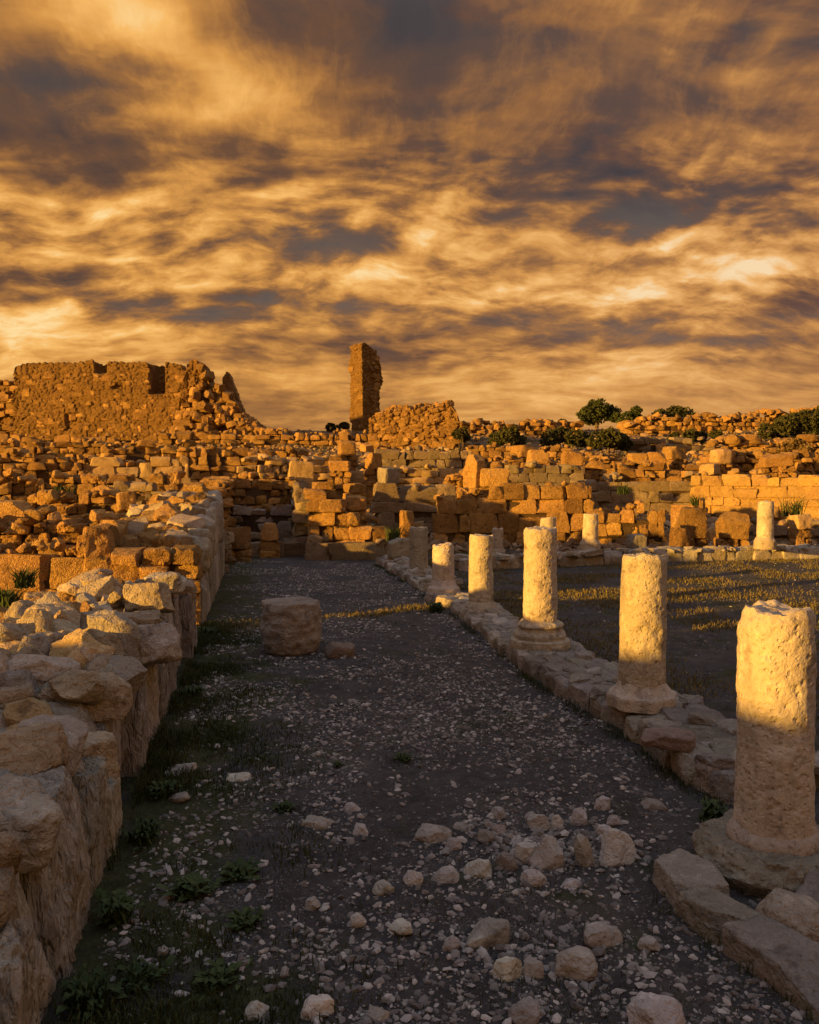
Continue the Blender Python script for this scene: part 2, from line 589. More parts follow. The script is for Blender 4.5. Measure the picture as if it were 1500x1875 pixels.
def lib(kind, mat):
    key = (kind, mat)
    if key in LIB:
        return LIB[key]
    base = []
    src = [kk for kk in LIB if kk[0] == kind]
    if src:
        for me in LIB[src[0]]:
            c = me.copy()
            c.materials[0] = MATS[mat]
            base.append(c)
    else:
        spec = {  # n, k, jit, cuts, amp, freq, fine
            'block_far': (6, 20, .14, 2, .08, 1.6, .05), 'rough_far': (6, 12, .22, 4, .13, 1.7, .07), 'rock_far': (6, 4, .45, 8, .18, 1.5, .06),
            'block_mid': (12, 22, .12, 3, .08, 2.0, .05), 'rough_mid': (12, 13, .20, 5, .12, 2.0, .06), 'rock_mid': (12, 3.6, .45, 10, .15, 1.5, .05),
            'rock_near': (22, 3.4, .45, 12, .13, 1.6, .04), 'rough_near': (22, 5.5, .26, 7, .12, 1.8, .045),
        }[kind]
        n, k, jit, cuts, amp, freq, fine = spec
        for s in range(14):
            p, f = stone_shape(n, k, jit, cuts, amp, freq, 100 + s + len(kind) * 40, fine=fine)
            base.append(mesh(kind, p, f, mat, True, 30))
    LIB[key] = base
    return base


def link(name, data, parent=None, loc=(0, 0, 0), rot=(0, 0, 0), sc=(1, 1, 1)):
    o = bpy.data.objects.new(name, data)
    COL.objects.link(o)
    o.location = loc
    o.rotation_euler = rot
    o.scale = sc
    if parent is not None:
        o.parent = parent
    return o


def tag(o, label, cat, group=None, kind=None):
    if label:
        o['label'] = label
    if cat:
        o['category'] = cat
    if group:
        o['group'] = group
    if kind or cat:
        o['kind'] = kind or 'thing'
    return o


def thing(name, label, cat, loc, group=None):
    return tag(link(name, None, None, loc), label, cat, group)


def piece(parent, kind, mat, c, half, rz=0.0, tilt=.03, name='stone', rnd=random):
    """one stone of a built thing; c is a world position"""
    me = rnd.choice(lib(kind, mat))
    p = parent.location
    rot = (rnd.uniform(-tilt, tilt), rnd.uniform(-tilt, tilt), rz)
    s = list(half)
    if rnd.random() < .5:
        s[0] = -s[0]
        s[1] = -s[1]
    return link(name, me, parent, (c[0] - p.x, c[1] - p.y, c[2] - p.z), rot, s)


def core_mesh(pts, zb, tops, thick, mat, inset=.06):
    """earth and mortar fill inside a wall: a strip along pts with its own top line"""
    n = len(pts)
    V, F = [], []
    for i in range(n):
        a = pts[max(i - 1, 0)]
        b = pts[min(i + 1, n - 1)]
        d = (b - a).normalized()
        nx, ny = -d.y, d.x
        for s in (-1, 1):
            V.append((pts[i].x + nx * s * thick * .5, pts[i].y + ny * s * thick * .5, zb[i] - .3))
            V.append((pts[i].x + nx * s * thick * .5, pts[i].y + ny * s * thick * .5, tops[i] - inset))
    for i in range(n - 1):
        a, b = i * 4, i * 4 + 4
        F += [[a, b, b + 1, a + 1], [a + 3, b + 3, b + 2, a + 2], [a + 1, b + 1, b + 3, a + 3]]
    F += [[0, 1, 3, 2], [(n - 1) * 4, (n - 1) * 4 + 2, (n - 1) * 4 + 3, (n - 1) * 4 + 1]]
    return V, F


def masonry(name, label, p0, p1, tops, thick=.5, ch=.38, bl=.6, mat='ochre stone', style='rough_far', rubble=0, seed=1,
            cat='wall', group=None, zbase=None, jag=.25, rub_size=.22, lean=.03, spread=1.0, rub_kind=None, coremat='joint earth'):
    """a ruined wall from p0 to p1 built course by course; tops: absolute heights at even steps along it"""
    rd = random.Random(seed)
    if 'far' in style:
        ch, bl, jag = ch * .82, bl * .82, jag * .7
    elif 'rough' in style:
        ch, bl, jag = ch * .82, bl * .85, jag * .7
    p0, p1 = Vector((p0[0], p0[1], 0)), Vector((p1[0], p1[1], 0))
    L = (p1 - p0).length
    dr = (p1 - p0) / L
    ang = math.atan2(dr.y, dr.x)
    nrm = Vector((-dr.y, dr.x, 0))

    def top(s):
        return float(np.interp(s / L, np.linspace(0, 1, len(tops)), tops))
    steps = max(3, int(L / 1.0))
    gz = [h(*(p0 + dr * (L * i / steps)).xy) for i in range(steps + 1)]
    zb = min(gz) if zbase is None else zbase
    mid = p0 + dr * L / 2
    root = thing(name, label, cat, (mid.x, mid.y, zb), group)
    z = zb - .05
    tmax = max(tops)
    while z < tmax:
        c = ch * rd.uniform(.8, 1.25)
        s = -rd.uniform(0, .25) * bl
        while s < L:
            l = bl * rd.choice((.55, .75, 1, 1.1, 1.35, 1.6))
            if s + l > L + .3 * bl:
                l = max(L - s, .3 * bl)
            m = s + l / 2
            if z + c * .55 < top(min(max(m, 0), L)) + rd.uniform(-jag, jag) * c:
                loose = 'block' not in style
                ex = rd.uniform(-.12, .12) * thick * (1.0 if loose else .4)
                hh = c * rd.uniform(.75, 1.3) if z + 1.5 * c > top(min(max(m, 0), L)) else c * (rd.uniform(.86, 1.12) if loose else 1)
                if loose and rd.random() < .06:
                    s += l
                    continue
                pos = p0 + dr * m + nrm * ex
                piece(root, style, mat, (pos.x, pos.y, z + hh / 2), (l * .505, thick * .5 * rd.uniform(.92, 1.1), hh * .515), ang + rd.uniform(-.05, .05) * (3 if loose else 1), lean * (2 if loose else 1), rnd=rd)
            s += l
        z += c
    for i in range(rubble):
        m = rd.uniform(0, L)
        r_ = rub_size * rd.uniform(.4, 1.15)
        ex = rd.uniform(-.5, .5) * thick * spread
        pos = p0 + dr * m + nrm * ex
        zt = top(m) if abs(ex) < thick * .55 else h(pos.x, pos.y)
        piece(root, rub_kind or style.replace('block', 'rock').replace('rough', 'rock'), mat, (pos.x, pos.y, zt + r_ * rd.uniform(.1, .55)), (r_ * rd.uniform(.8, 1.5), r_ * rd.uniform(.7, 1.1), r_ * rd.uniform(.55, .9)), rd.uniform(0, 6.3), .4, rnd=rd)
    k = max(4, int(L / .6))
    cp = [p0 + dr * (.1 + (L - .2) * i / k) for i in range(k + 1)]
    V, F = core_mesh(cp, [zb] * (k + 1), [max(top(min(max(L * i / k, 0), L)) - ch * .9, zb + .05) for i in range(k + 1)], thick * .72, coremat)
    V = np.array(V) - np.array(root.location)
    link('core', mesh('core', V, F, coremat, False), root)
    return root


def wallpx(name, label, px0, d0, px1, d1, tops, **kw):
    """tops: pixel rows of the wall's top line in the photograph"""
    n = len(tops)
    z = []
    for i, ty in enumerate(tops):
        f = i / (n - 1)
        # straight in space between the two ends
        a, b = at(px0, 880, d0), at(px1, 880, d1)
        q = a.lerp(b, f)
        z.append(at(750, ty, q.y).z)
    return masonry(name, label, at(px0, 880, d0), at(px1, 880, d1), z, **kw)


# ------------------------------------------------------------------ ground
def build_ground():
    ys = np.concatenate([np.linspace(-14, 2.4, 24), np.arange(2.5, 12, .055), np.arange(12, 32, .2), np.arange(32, 112, .6), np.array([115, 125, 140, 170, 220, 320, 500, 900, 1800, 4000])])
    xs_pos = np.concatenate([np.arange(0, 5.2, .06), np.arange(5.2, 14, .25), np.arange(14, 62, .9), np.array([65, 75, 95, 130, 200, 350, 700, 1500, 4000])])
    xs = np.concatenate([-xs_pos[::-1][:-1], xs_pos])
    X, Y = np.meshgrid(xs, ys)
    x, y = X.ravel(), Y.ravel()
    z = H(x, y)
    near = np.interp(y, [0, 14, 34], [1, 1, 0]) * np.interp(np.abs(x), [0, 6, 14], [1, 1, .3])
    z = z + near * (fbm(np.stack([x * 2.2, y * 2.2, 0 * x], 1), 4, 21) * .035 + fbm(np.stack([x * 9, y * 9, 0 * x], 1), 2, 31) * .012)
    nx, ny = len(xs), len(ys)
    i = np.arange(ny - 1)[:, None] * nx + np.arange(nx - 1)[None, :]
    F = np.stack([i, i + 1, i + nx + 1, i + nx], -1).reshape(-1, 4).tolist()
    g = link('ground', mesh('ground', np.stack([x, y, z], 1), F, 'court soil', True, 180))
    g['kind'] = 'structure'
    return g


build_ground()

# ------------------------------------------------------------------ the long wall beside the path
def hero(parent, name, seed, c, half, rot=(0, 0, 0), mat='limestone', n=22, k=7, jit=.14, cuts=5, amp=.04, freq=3.0, fine=.012, streak=1.0):
    p, f = stone_shape(n, k, jit, cuts, amp, freq, seed, half, streak, fine)
    me = mesh(name, p, f, mat, True, 42)
    q = parent.location if parent is not None else Vector((0, 0, 0))
    return link(name, me, parent, (c[0] - q.x, c[1] - q.y, c[2] - q.z), rot)


WDIR = Vector((-.18, 1, 0)).normalized()
WANG = math.atan2(WDIR.y, WDIR.x)
WN = Vector((WDIR.y, -WDIR.x, 0))        # towards the path


def wp(y, inn=0.0, z=0.0):
    """a point of the long wall: y along, inn metres behind its face"""
    return Vector((wall_x(y), y, z)) - WN * inn


def near_wall():
    rd = random.Random(5)
    root = thing('rubble_wall', 'long rubble-filled wall of upright slabs running along the path, nearest the viewer', 'wall', wp(8, .8, 0))
    slabs = [(1.2, 2.3, .54), (2.3, 3.3, .58), (3.3, 4.12, .66), (4.12, 4.92, .88), (4.95, 5.5, .70), (5.5, 6.12, .46), (6.12, 6.95, .80),
             (6.95, 7.75, .92), (7.75, 8.6, .98), (8.6, 9.45, .95), (9.45, 10.3, 1.08), (10.3, 11.15, 1.12), (11.15, 12.0, 1.02), (12.0, 12.75, .86), (12.75, 13.3, .74)]
    for i, (a, b, tp) in enumerate(slabs):
        th = rd.uniform(.22, .32)
        c = wp((a + b) / 2, th + .09 + rd.uniform(-.12, .07), tp / 2 - .08)
        hero(root, 'slab', 300 + i, c, ((b - a) * .455, th, tp / 2 + .1), (rd.uniform(-.02, .02), rd.uniform(-.04, .02), WANG + rd.uniform(-.03, .03)),
             'slab stone', n=40 if a < 9 else 24, k=22, jit=.07, cuts=4, amp=.05, freq=6.5, fine=.036, streak=.18)
    # capping stones along the face, one or two to a slab
    for i, (a, b, tp) in enumerate(slabs):
        y = a + .12
        while y < b - .1:
            l = rd.uniform(.22, .46)
            t_ = rd.uniform(.09, .17)
            if rd.random() < (.72 if a > 5 else .25):
                hero(root, 'stone', 340 + i * 7 + int(y * 10) % 7, wp(y + l / 2, rd.uniform(.2, .36), tp + t_ * .75), (l * .48, rd.uniform(.16, .28), t_), (rd.uniform(-.12, .12), rd.uniform(-.12, .12), WANG + rd.uniform(-.35, .35)),
                     rd.choice(('wall stone', 'limestone', 'wall stone')), n=22, k=9, jit=.24, cuts=8, amp=.03, freq=6, fine=.014)
            y += l
    # the large leaning slab and its neighbours, known stones of the fill
    known = [(165, 1262, 6.6, (.44, .24, .14), (.22, -.30, WANG - .9), 'limestone'), (172, 1205, 8.0, (.52, .17, .13), (.0, .30, WANG - 1.2), 'pale block'),
             (62, 1225, 7.5, (.27, .25, .25), (.2, .1, .6), 'pale block'), (110, 1180, 9.3, (.32, .22, .25), (.1, -.2, .2), 'red rock'),
             (100, 1330, 6.0, (.26, .19, .12), (.05, .05, .2), 'limestone'), (30, 1365, 5.6, (.24, .22, .10), (.1, 0, 1.2), 'limestone'),
             (100, 1368, 5.6, (.20, .16, .09), (0, .1, .1), 'limestone'), (85, 1392, 5.3, (.26, .18, .08), (0, .05, .15), 'limestone'),
             (22, 1500, 4.2, (.20, .24, .15), (.2, .3, .4), 'limestone'), (15, 1270, 7.0, (.22, .2, .17), (.2, 0, .8), 'limestone'),
             (60, 1150, 10.6, (.28, .30, .34), (0, 0, .25), 'ochre stone'), (78, 1102, 10.9, (.24, .18, .10), (.05, .08, .5), 'pale block'),
             (140, 1108, 10.9, (.27, .24, .18), (.1, .2, .2), 'ochre stone'), (215, 1160, 8.8, (.34, .26, .16), (.2, .2, .9), 'limestone'),
             (265, 1180, 7.9, (.30, .24, .17), (-.1, .1, 1.2), 'limestone'), (20, 1316, 6.4, (.22, .2, .16), (.3, 0, 1.2), 'limestone')]
    for i, (px, py, d, hf, rt, m) in enumerate(known):
        hero(root, 'stone', 370 + i, at(px, py, d), hf, rt, m, n=28, k=7, jit=.24, cuts=8, amp=.04, freq=5, fine=.016)
    # the loose fill: stones heaped between the two faces
    spots = []
    for q in range(70):
        y = rd.uniform(3.6, 8.5)
        inn = rd.uniform(.3, 1.3)
        spots.append((y, inn, float(np.interp(y, [2, 4, 5.5, 6.5, 9], [.64, .72, .66, .92, 1.08])) + .03))
    for q in range(170):
        y = rd.uniform(2.0, 13.1)
        inn = rd.uniform(.45, 1.95)
        base = float(np.interp(y, [2, 4, 5.5, 6.5, 9, 11, 12.5, 13.4], [.58, .64, .56, .82, 1.0, 1.08, .9, .72])) - max(0, inn - 1.3) * .55
        spots.append((y, inn, base))
    for y, inn, base in spots:
        r_ = rd.choice((.09, .13, .17, .2, .24, .28))
        piece(root, 'rock_near' if y < 9.5 else 'rock_mid', rd.choice(('wall stone', 'wall stone', 'limestone', 'pale block' if y < 9 else 'ochre stone')), wp(y, inn, base + rd.uniform(-.06, .20)),
              (r_ * rd.uniform(.9, 1.4), r_ * rd.uniform(.7, 1.0), r_ * rd.uniform(.55, .9)), rd.uniform(0, 6.3), .7, rnd=rd)
    # back face
    for y in np.arange(1.6, 13.2, .62):
        piece(root, 'rough_mid', rd.choice(('limestone', 'ochre stone')), wp(float(y), 1.85 + rd.uniform(-.1, .1), .35), (.33, .24, rd.uniform(.42, .6)), WANG + rd.uniform(-.1, .1), .06, rnd=rd)
    k = 24
    cp = [wp(1.2 + 12.0 * i / k, 1.05) for i in range(k + 1)]
    tops = [float(np.interp(c.y, [2, 4, 5.5, 6.5, 9, 11, 12.5, 13.4], [.5, .55, .45, .72, .88, .96, .8, .6])) for c in cp]
    V, F = core_mesh(cp, [0] * (k + 1), tops, 1.5, 'dark rubble', 0)
    link('core', mesh('core', np.array(V) - np.array(root.location), F, 'dark rubble', False), root)


near_wall()


def far_left_wall():
    rd = random.Random(9)
    root = thing('rubble_wall', 'taller stretch of the path wall beyond the narrow gap, reddish lit stone end', 'wall', wp(19, .7, 0))
    # face towards the path: tall weathered slabs in two rows
    y = 14.75
    i = 0
    while y < 22.6:
        l = rd.uniform(.6, 1.0)
        tp = float(np.interp(y, [14.5, 16, 18, 20, 22, 24.5], [1.25, 1.55, 1.75, 2.05, 2.3, 2.35]))
        cut = tp * rd.uniform(.5, .62)
        hero(root, 'slab', 420 + i, wp(y + l / 2, .24, cut / 2 - .05), (l * .51, .25, cut / 2 + .06), (0, rd.uniform(-.03, .02), WANG), 'slab stone', n=14, k=8, jit=.08, cuts=4, amp=.05, freq=4, fine=.02, streak=.3)
        hero(root, 'stone', 450 + i, wp(y + l / 2, .26 + rd.uniform(-.05, .08), (cut + tp) / 2 + .02), (l * .5, .27, (tp - cut) / 2 + .03), (rd.uniform(-.05, .05), rd.uniform(-.05, .05), WANG + rd.uniform(-.1, .1)), 'limestone', n=14, k=6, jit=.16, cuts=5, amp=.06, freq=3.5, fine=.02)
        y += l
        i += 1
    # the end that faces the viewer and the fill behind
    for c in range(5):
        for j in range(3):
            piece(root, 'rough_mid', 'ochre stone', wp(14.7 + rd.uniform(-.06, .08), .3 + j * .48, .18 + c * .27), (.24, .3, .145), WANG + math.pi / 2 + rd.uniform(-.1, .1), .06, rnd=rd)
    for q in range(150):
        y = rd.uniform(14.8, 22.8)
        inn = rd.uniform(.4, 2.0)
        tp = float(np.interp(y, [14.5, 16, 18, 20, 22, 24.5], [1.2, 1.45, 1.7, 2.0, 2.25, 2.3])) - max(0, inn - 1.0) * .35
        r_ = rd.choice((.11, .14, .18, .22, .28))
        piece(root, rd.choice(('rock_mid', 'rough_mid')), rd.choice(('ochre stone', 'wall stone', 'ochre stone')), wp(y, inn, tp + rd.uniform(-.12, .1)), (r_ * rd.uniform(1, 1.5), r_ * rd.uniform(.8, 1.1), r_ * rd.uniform(.6, 1)), rd.uniform(0, 6.3), .4, rnd=rd)
    for y in np.arange(14.95, 22.8, .7):
        for c in range(3):
            piece(root, 'rough_mid', 'ochre stone', wp(float(y), 1.8 + rd.uniform(-.12, .1), .5 + c * .5), (.37, .25, .27), WANG + rd.uniform(-.1, .1), .06, rnd=rd)
    k = 20
    cp = [wp(14.9 + 7.9 * i / k, 1.05) for i in range(k + 1)]
    tops = [float(np.interp(c.y, [14.5, 16, 18, 20, 22, 24.5], [1.05, 1.3, 1.55, 1.85, 2.1, 2.15])) for c in cp]
    V, F = core_mesh(cp, [0] * (k + 1), tops, 1.4, 'dark rubble', 0)
    link('core', mesh('core', np.array(V) - np.array(root.location), F, 'dark rubble', False), root)
    # single block that closes the gap's far side low down
    tag(hero(None, 'fallen_block', 490, wp(13.15, 2.4, .2), (.3, .26, .32), (0, .05, WANG), 'ochre stone', n=12), 'rough block standing behind the path wall beside its narrow gap', 'stone block')


far_left_wall()

# unseen walls, added on the sunset side to throw shade over the court
def shade_walls():
    masonry('ruined_wall', 'unseen wall added west of the path wall to cast shade on the court', (-7.4, -8.0), (-8.2, 4.0), [2.7, 2.55, 2.5, 2.4, 2.2, 1.75], thick=.7, ch=.2, bl=.6, seed=77, rubble=0, jag=.1, mat='limestone')
    masonry('ruined_wall', 'low unseen wall added west of the path wall to continue the shade', (-8.25, 3.7), (-8.8, 7.6), [1.75, 1.55, 1.15], thick=.7, ch=.2, bl=.6, seed=78, rubble=0, jag=.1, mat='limestone')


shade_walls()

# ------------------------------------------------------------------ columns
def shaft_shape(r, hgt, seed, na=72, nz=80, taper=.05, rough=.016, broken=.05):
    th = np.linspace(0, 2 * np.pi, na, endpoint=False)
    u = np.linspace(0, 1, nz)
    T, U = np.meshgrid(th, u)
    T, U = T.ravel(), U.ravel()
    pr = np.stack([np.cos(T) * r, np.sin(T) * r, U * hgt], 1)
    topn = fbm(np.stack([np.cos(T) * 1.6, np.sin(T) * 1.6, 0 * T + seed], 1), 4, seed) * broken
    z = U * (hgt + topn)
    d = fbm(pr * 3 + seed, 2, seed) * rough * .5 + fbm(pr * 16 + seed, 3, seed) * rough * .55 + ridge(pr * 17 + seed, 3, seed + 4) * rough * .18
    w1, w2, ci = worley(pr * np.array([20, 20, 15]) + seed, seed)
    d = d - sstep(.34 - w1, 0, .3) * rough * 1.3 * (ci > .45)
    d = d - sstep(fbm(pr * 2.6 + seed + 3, 3, seed + 7), .25, .6) * rough * 1.4
    edge = sstep(U, .965, 1.0)
    rr = r * (1 - taper * U) + d - edge * r * .07 * (1 + fbm(pr * 7, 2, seed + 3))
    V = [np.stack([np.cos(T) * rr, np.sin(T) * rr, z], 1)]
    F = []
    for j in range(nz - 1):
        for i in range(na):
            a = j * na + i
            b = j * na + (i + 1) % na
            F.append([a, b, b + na, a + na])
    last = (nz - 1) * na
    rings = 7
    for q in range(1, rings + 1):
        f = 1 - q / rings
        tt = th
        base = rr[last:] * f
        zz = z[last:] * 1.0
        x, y = np.cos(tt) * base, np.sin(tt) * base
        bump = fbm(np.stack([x * 9, y * 9, 0 * x + seed], 1), 4, seed + 8) * broken * .7
        zz = zz * f + (hgt + broken * .2) * (1 - f) + bump - .04 * math.sin(math.pi * (1 - f)) * broken * 8
        V.append(np.stack([x, y, zz], 1))
        o = last + (q - 1) * na
        n_ = last + q * na
        for i in range(na):
            F.append([o + i, o + (i + 1) % na, n_ + (i + 1) % na, n_ + i])
    return np.concatenate(V), F


def lathe(profile, seed, na=72, rough=.008, freq=7, poly=0):
    th = np.linspace(0, 2 * np.pi, na, endpoint=False)
    prof = np.array(profile, float)
    # resample
    seg = np.concatenate([[0], np.cumsum(np.linalg.norm(np.diff(prof, axis=0), axis=1))])
    ss = np.linspace(0, seg[-1], max(10, int(seg[-1] / .016)))
    pr = np.stack([np.interp(ss, seg, prof[:, 0]), np.interp(ss, seg, prof[:, 1])], 1)
    V, F = [], []
    for (rr, z) in pr:
        x, y = np.cos(th), np.sin(th)
        q = np.stack([x * rr, y * rr, 0 * x + z], 1)
        d = fbm(q * freq + seed, 4, seed) * rough * 1.6 + ridge(q * freq * 2.2 + seed, 2, seed) * rough * .6
        s = 1.0
        if poly:
            s = math.cos(math.pi / poly) / np.cos((th % (2 * math.pi / poly)) - math.pi / poly)
            s = s * 1.04
        V.append(np.stack([x * (rr * s + d * (rr > .02)), y * (rr * s + d * (rr > .02)), q[:, 2] + d * .6], 1))
    m = len(pr)
    for j in range(m - 1):
        for i in range(na):
            F.append([j * na + i, j * na + (i + 1) % na, (j + 1) * na + (i + 1) % na, (j + 1) * na + i])
    return np.concatenate(V), F


def column(label, px, top_py, base_py, d, r, seed, base=None, near=True, group=None, foot=None, broken=.05, mat='column stone', name='column', taper=.05):
    b = at(px, base_py, d)
    t_ = at(px, top_py, d)
    zf = foot if foot is not None else b.z
    root = thing(name, label, 'column', (b.x, b.y, zf), group)
    hgt = t_.z - b.z
    na, nz = (96, 130) if near else (40, 40)
    V, F = shaft_shape(r, hgt, seed, na, nz, taper, .016 if near else .02, broken)
    sh = link('shaft', mesh('shaft', V, F, mat, True, 60), root, (0, 0, b.z - zf), (random.uniform(-.012, .012), random.uniform(-.012, .012), seed))
    return root, b


def col_parts():
    # nearest: flared foot ring on a big round pedestal of rough conglomerate
    c1, b = column('nearest and thickest broken column, upper half sunlit, on a round boulder-like pedestal', 1416, 1112, 1535, 5.42, .246, 3, broken=.06, foot=0.0)
    V, F = lathe([(.0, -.02), (.292, -.02), (.296, .06), (.285, .09), (.255, .125), (.232, .14), (.2, .14)], 5, 96, .012)
    link('base', mesh('base', V, F, 'column stone', True, 50), c1, (0, 0, b.z - .03))
    V, F = lathe([(.0, 0), (.36, .0), (.44, .08), (.47, .18), (.44, .24), (.37, .285), (.2, .30), (0, .30)], 8, 120, .03, 6)
    f1_, f2_, ci_ = worley(V * 22, 4)
    V = V * (1 + (sstep(f2_ - f1_, 0, .25) * .035 + ci_ * .03 - .03))[:, None]
    link('pedestal', mesh('pedestal', V, F, 'kerb stone', True, 60), c1, (-.02, -.02, -.07), (0.05, -.03, 0))
    # second
    c2, b = column('second tall column from the viewer, on an eight-sided plinth', 1175, 1016, 1262, 8.62, .243, 14, foot=.1)
    V, F = lathe([(0, 0), (.35, 0), (.355, .13), (.30, .155), (.262, .21), (.238, .26), (.2, .27)], 15, 96, .010, 7, poly=8)
    link('base', mesh('base', V, F, 'column stone', True, 45), c2, (0, 0, b.z - .1 - .17))
    # third: attic base of rings
    c3, b = column('slender pitted column, third in the row, on a stepped ring base', 989, 966, 1138, 11.7, .243, 22, foot=.08)
    V, F = lathe([(0, -.06), (.42, -.06), (.42, .08), (.36, .10), (.37, .15), (.35, .19), (.31, .21), (.30, .25), (.33, .28), (.31, .31), (.262, .34), (.22, .36)], 23, 96, .016)
    link('base', mesh('base', V, F, 'column stone', True, 50), c3, (0, 0, b.z - .08 - .33))
    # fourth
    c4, b = column('fourth column of the row with a dark foot, half sunlit', 881, 980, 1105, 15.4, .235, 31, foot=.06)
    V, F = lathe([(0, -.1), (.31, -.1), (.31, .06), (.28, .12), (.24, .17), (.2, .18)], 33, 72, .012)
    link('base', mesh('base', V, F, 'column stone', True, 50), c4, (0, 0, b.z - .06 - .13))
    # fifth: short, fully lit
    c5, b = column('short column fully sunlit down to its flared foot', 812, 997, 1066, 17.7, .24, 41, foot=.1, broken=.08)
    V, F = lathe([(0, -.1), (.36, -.1), (.34, .06), (.29, .12), (.27, .17), (.25, .22), (.2, .23)], 43, 72, .014)
    link('base', mesh('base', V, F, 'column stone', True, 50), c5, (0, 0, b.z - .1 - .18))
    # sixth: in the shade
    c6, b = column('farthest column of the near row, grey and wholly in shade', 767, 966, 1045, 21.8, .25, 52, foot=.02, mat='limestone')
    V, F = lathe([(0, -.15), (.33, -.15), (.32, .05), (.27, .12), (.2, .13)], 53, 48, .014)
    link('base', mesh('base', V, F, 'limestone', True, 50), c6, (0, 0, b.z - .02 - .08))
    # the far row
    for lab, px, tp, bp, d, r_, sd_ in (('slim short column behind the fourth column, far side of the court', 911, 968, 1008, 27.6, .20, 61),
                                        ('grey column mostly hidden behind the slender third column', 1004, 948, 1000, 26.6, .27, 62),
                                        ('stout far column with moulded foot, between third and second columns', 1081, 941, 992, 26.2, .25, 63),
                                        ('sunlit far column beside the square block at the court edge', 1401, 918, 988, 26.0, .255, 64)):
        c, b = column(lab, px, tp, bp, d, r_, sd_, near=False, group='columns of the far row', foot=.25)
        V, F = lathe([(0, -.2), (r_ * 1.3, -.2), (r_ * 1.28, .06), (r_ * 1.15, .12), (r_ * 1.02, .18), (r_ * .8, .19)], sd_ + 3, 40, .014)
        link('base', mesh('base', V, F, 'column stone', True, 50), c, (0, 0, b.z - .25 - .1))


col_parts()

# ------------------------------------------------------------------ low kerbs under the columns
def kerb(name, label, left, wid, hgt, mat, seed, size=.26, rows=3, kind='rough_near', far_kind='rough_mid', cat='kerb', flat=.8):
    """a low bank of stones: left is its lower edge towards the path"""
    rd = random.Random(seed)
    pts = [gp(*p) if not isinstance(p, Vector) else p for p in left]
    mid = pts[len(pts) // 2]
    root = thing(name, label, cat, (mid.x, mid.y, 0))
    seg = [0]
    for a, b in zip(pts, pts[1:]):
        seg.append(seg[-1] + (b - a).length)
    xs, ys = [p.x for p in pts], [p.y for p in pts]
    for row in range(rows):
        s = rd.uniform(0, .2)
        while s < seg[-1]:
            l = size * rd.uniform(.7, 1.5)
            x, y = float(np.interp(s + l / 2, seg, xs)), float(np.interp(s + l / 2, seg, ys))
            x2, y2 = float(np.interp(s + l / 2 + .1, seg, xs)), float(np.interp(s + l / 2 + .1, seg, ys))
            dx, dy = x2 - x, y2 - y
            if abs(dx) + abs(dy) < 1e-4:
                break
            ln = math.hypot(dx, dy)
            dx, dy = dx / ln, dy / ln
            off = (row + .5) / rows * wid + rd.uniform(-.04, .04)
            # to the right of travel
            cx, cy = x + dy * off, y - dx * off
            hh = hgt * (rd.uniform(.85, 1.0) if row == 0 else rd.uniform(.92, 1.08))
            piece(root, kind if y < 10 else far_kind, mat, (cx, cy, hh * .5 - .06), (l * .58, wid / rows * .60, hh * .5 + .06), math.atan2(dy, dx) + rd.uniform(-.15, .15), .05, rnd=rd)
            s += l
    for q in range(int(seg[-1] * 5)):
        s = rd.uniform(0, seg[-1] - .06)
        x, y = float(np.interp(s, seg, xs)), float(np.interp(s, seg, ys))
        x2, y2 = float(np.interp(s + .05, seg, xs)), float(np.interp(s + .05, seg, ys))
        ln = math.hypot(x2 - x, y2 - y) or 1
        off = rd.uniform(.15, 1.05) * wid
        r_ = rd.uniform(.05, .12) * (size / .3)
        piece(root, kind if y < 10 else far_kind, mat, (x + (y2 - y) / ln * off, y - (x2 - x) / ln * off, hgt * .85 + r_ * .05), (r_ * 1.4, r_ * 1.1, r_ * .5), rd.uniform(0, 6), .3, rnd=rd)
    k = 16
    cp = []
    for i in range(k + 1):
        s = .1 + (seg[-1] - .2) * i / k
        x, y = float(np.interp(s, seg, xs)), float(np.interp(s, seg, ys))
        x2, y2 = float(np.interp(s + .05, seg, xs)), float(np.interp(s + .05, seg, ys))
        ln = math.hypot(x2 - x, y2 - y) or 1
        dx, dy = (x2 - x) / ln, (y2 - y) / ln
        cp.append(Vector((x + dy * wid / 2, y - dx * wid / 2, 0)))
    V, F = core_mesh(cp, [0] * (k + 1), [hgt * .86] * (k + 1), wid * .8, 'mortar', 0)
    link('core', mesh('core', np.array(V) - np.array(root.location), F, 'mortar', False), root)
    return root


